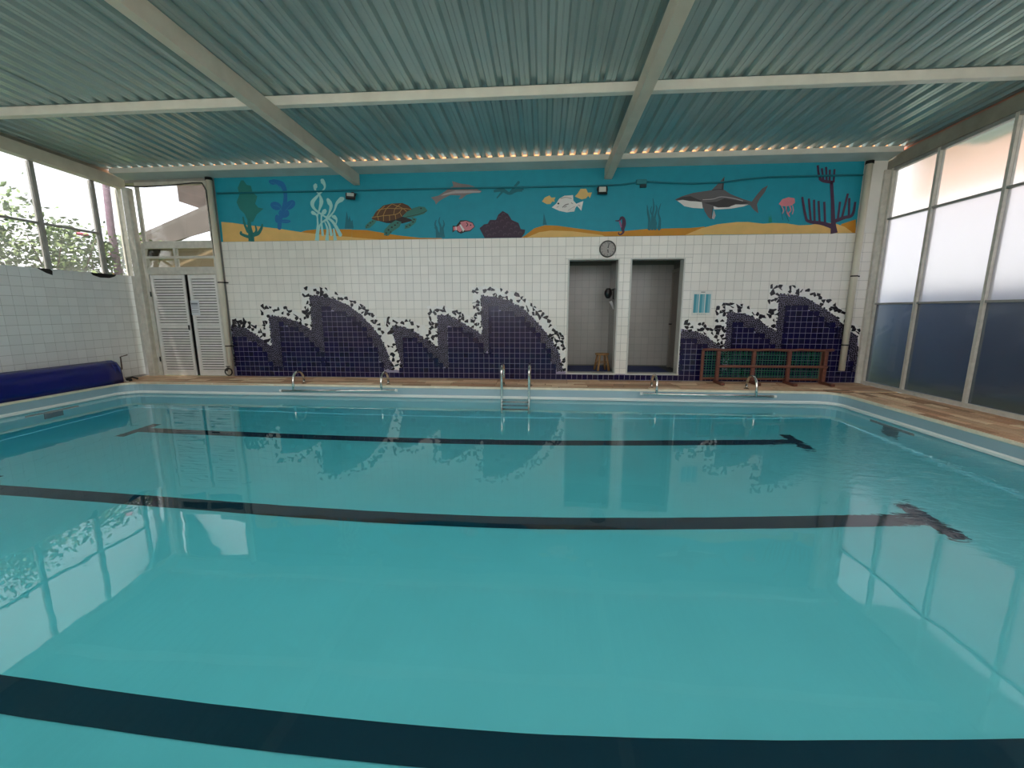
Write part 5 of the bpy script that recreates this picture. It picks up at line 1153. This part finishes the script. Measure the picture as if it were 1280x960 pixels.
# ================================================================ OUTSIDE, seen through the windows
M_leafs = [mat('leaf_green_%d' % k, lin(*c), 0.55) for k, c in enumerate(((104, 128, 72), (136, 156, 96), (74, 98, 58)))]
M_bark = mat('bark', lin(104, 84, 70), 0.8, var=0.25, scale=12)
M_pink = mat('pink_petal', lin(232, 96, 128), 0.6)
M_yellow = mat('yellow_petal', lin(240, 190, 60), 0.6)
def shrub(label, x, y, h, rx, ry, nleaf, flowers=(), z0=-0.12, base=0.25, leaf=0.11):
    s = tag(empty('shrub', (x, y, z0)), label, 'shrub', 'shrubs behind the left window')
    bm = B()
    for k in range(5):
        a = k*1.3; tube(bm, [(0.05*math.cos(a), 0.05*math.sin(a), 0), (0.15*rx*math.cos(a), 0.15*ry*math.sin(a), h*0.35), (0.5*rx*math.cos(a), 0.5*ry*math.sin(a), h*0.75), (0.7*rx*math.cos(a+.4), 0.7*ry*math.sin(a+.4), h*0.95)], [0.04, 0.03, 0.018, 0.006], 6)
    obj('stem', bm, M_bark, s)
    V, F, I = [], [], []
    clumps = [(random.gauss(0, .5)*rx, random.gauss(0, .5)*ry, h*random.uniform(base, 0.95), random.uniform(.25, .5)) for _ in range(26)]
    for _ in range(nleaf):
        c = random.choice(clumps)
        p = Vector((c[0]+random.gauss(0, c[3]*.6), c[1]+random.gauss(0, c[3]*.6), c[2]+random.gauss(0, c[3]*.6)))
        if p.z < 0.05 or p.x + x > -8.75: continue
        d = Vector((random.gauss(0, 1), random.gauss(0, 1), random.gauss(0, .6)+0.2)).normalized(); q = d.orthogonal().normalized(); l = leaf*random.uniform(.6, 1.3)
        o = len(V); n = d.cross(q)
        V += [tuple(p), tuple(p+d*l*.5+q*l*.25+n*l*.05), tuple(p+d*l), tuple(p+d*l*.5-q*l*.25+n*l*.05)]
        F.append((o, o+1, o+2, o+3)); I.append(random.choice((0, 0, 1, 2)))
    tag(raw('foliage', V, F, M_leafs, s, I), kind='stuff')
    for (fx, fy, fz, m) in flowers:
        bm = B()
        for k in range(5):
            a = k*2*PI/5; t = B(); bmesh.ops.create_uvsphere(t, u_segments=6, v_segments=4, radius=0.055)
            merge(bm, t, 0, Matrix.Translation((fx+0.05*math.cos(a), fy+0.05*math.sin(a), fz)) @ Matrix.Diagonal((1, 1, 0.6, 1)))
        obj('flower', bm, m, s)
shrub('dense green shrub at the left edge behind the dusty window', -10.2, -1.6, 3.5, 0.9, 0.8, 6500, [(0.6, 0.1, 3.0, M_pink)])
shrub('green shrub with pink and yellow flowers behind the left window', -10.0, 0.25, 3.1, 0.7, 0.8, 5200, [(0.3, 0.1, 3.05, M_pink), (0.35, 0.5, 2.7, M_pink), (0.5, 0.45, 2.25, M_yellow)])
for k, (x, y, hh) in enumerate(((-10.6, -3.2, 3.6), (-10.2, -4.9, 3.9), (-10.8, -6.6, 3.4))):
    shrub(['tall green shrub reflected at the left end of the pool', 'loose tall shrub outside, second along the left window', 'green shrub outside, farthest along the left window towards the camera'][k], x, y, hh, 1.0, 0.9, 4200)
shrub('pale leafed shrub behind the clear corner pane', -9.5, 1.0, 3.0, 0.45, 0.5, 2200, leaf=0.06)
for k, (x, y, hh) in enumerate(((-13.6, 0.2, 4.6), (-14.0, -3.2, 5.0))):
    shrub(['pale tall shrub far behind the flowering shrub', 'tall far shrub beyond the dense green shrub'][k], x, y, hh, 1.3, 1.2, 4200, leaf=0.13)
tr = tag(empty('tree', (-9.35, 0.62, -0.12)), 'slender tree trunk standing behind the clear corner pane', 'tree')
bm = B(); tube(bm, [(0, 0, 0), (0.03, 0.02, 1.5), (-0.02, 0.05, 3.2), (0.1, 0.1, 6.8)], [0.09, 0.075, 0.065, 0.05], 10); obj('trunk', bm, mat('purplish_bark', lin(120, 96, 112), 0.8, var=0.3, scale=10), tr)
V, F, I = [], [], []
for _ in range(1800):
    p = Vector((0.1+random.gauss(0, .5), 0.1+random.gauss(0, .5), 6.6+random.gauss(0, .4))); d = Vector((random.gauss(0, 1), random.gauss(0, 1), random.gauss(0, 1))).normalized(); q = d.orthogonal(); o = len(V)
    V += [tuple(p), tuple(p+d*.06+q*.03), tuple(p+d*.12), tuple(p+d*.06-q*.03)]; F.append((o, o+1, o+2, o+3)); I.append(random.choice((0, 1, 2)))
tag(raw('foliage', V, F, M_leafs, tr, I), kind='stuff')

# building beyond the doors: beige yard wall, sloping shed roof, dark eave of the upper storey
sd = tag(empty('neighbouring_shed', (-9, 4, -0.12)), 'shed with grey sloping roof seen through the window above the louvred doors', 'building')
bm = B(); box(bm, -3.3, 3.0, 0.15, 0.3, 0, 3.4); obj('shed_wall', bm, mat('beige_yard_wall', lin(128, 108, 80), 0.8, var=0.1, scale=2), sd)
bm = B(); hexa(bm, [(-3.4, -0.3, 3.30), (4.5, -0.3, 6.1), (4.5, 1.0, 6.2), (-3.4, 1.0, 3.4)], [(-3.4, -0.3, 3.42), (4.5, -0.3, 6.22), (4.5, 1.0, 6.32), (-3.4, 1.0, 3.52)]); 
obj('shed_roof', bm, mat('grey_shed_roof', lin(92, 86, 82), 0.7, var=0.15, scale=3), sd)
bm = B(); hexa(bm, [(-3.3, -0.35, 3.05), (4.5, -0.35, 4.9), (4.5, -0.32, 4.9), (-3.3, -0.32, 3.05)], [(-3.3, -0.35, 3.30), (4.5, -0.35, 6.1), (4.5, -0.32, 6.1), (-3.3, -0.32, 3.30)])
obj('gable_board', bm, mat('grey_gable_board', lin(88, 80, 76), 0.7, var=0.2, scale=2), sd)
hs = tag(empty('neighbouring_house', (-9, 5, -0.12)), 'house with dark brown eave seen at the top of the window above the doors', 'building')
bm = B(); box(bm, 0.2, 7, 1.5, 6, 0, 6.2); obj('house_wall', bm, mat('brown_house_wall', lin(120, 100, 88), 0.8, var=0.1), hs)
bm = B(); hexa(bm, [(-2.7, 0.2, 4.92), (0.2, 0.2, 3.95), (0.2, 5, 3.95), (-2.7, 5, 4.92)], [(-2.7, 0.2, 5.9), (0.2, 0.2, 6.3), (0.2, 5, 6.3), (-2.7, 5, 5.9)]); obj('house_eave', bm, mat('dark_brown_eave', lin(64, 52, 48), 0.8, var=0.3, scale=4), hs)

# beyond the frosted wall: a low dark-blue garden wall and a sunlit cream house with stepped roof
gw = tag(empty('garden_wall', (7.6, -4, -0.12)), 'low blue grey garden wall behind the lower frosted panes', 'wall')
bm = B(); box(bm, -0.1, 0.1, -8, 6, 0, 1.74); obj('wall_body', bm, mat('blue_grey_wall', lin(62, 112, 168), 0.8, var=0.15, scale=1.5), gw)
bm = B(); box(bm, -0.14, 0.14, -8, 6, 1.74, 1.80); obj('wall_cap', bm, mat('wall_cap_grey', lin(84, 110, 142), 0.8), gw)
ch = tag(empty('cream_house', (11.5, -1, -0.12)), 'sunlit pale house with cream eaves blurred by the upper frosted panes', 'building')
bm = B(); box(bm, 0, 6, -8, 9, 0, 4.75); obj('house_wall', bm, mat('pale_house_wall', lin(240, 236, 244), 0.8), ch)
bm = B(); box(bm, 0.9, 6, 1.2, 9, 4.75, 6.6); obj('upper_storey', bm, mat('cream_house_wall', lin(240, 208, 186), 0.8), ch)
bm = B(); hexa(bm, [(-0.5, -8.5, 4.75), (0.9, -8.5, 4.75), (0.9, 1.2, 4.75), (-0.5, 1.2, 4.75)], [(-0.5, -8.5, 4.9), (0.9, -8.5, 5.25), (0.9, 1.2, 5.25), (-0.5, 1.2, 4.9)]); obj('house_eave', bm, mat('pinkish_eave', lin(222, 170, 150), 0.8, var=0.1), ch)
bm = B(); hexa(bm, [(0.2, 0.8, 6.6), (6.3, 0.8, 6.6), (6.3, 9.3, 6.6), (0.2, 9.3, 6.6)], [(0.2, 0.8, 6.75), (6.3, 0.8, 7.3), (6.3, 9.3, 7.3), (0.2, 9.3, 6.75)]); obj('upper_roof', bm, mat('pinkish_roof', lin(196, 150, 136), 0.8, var=0.1), ch)
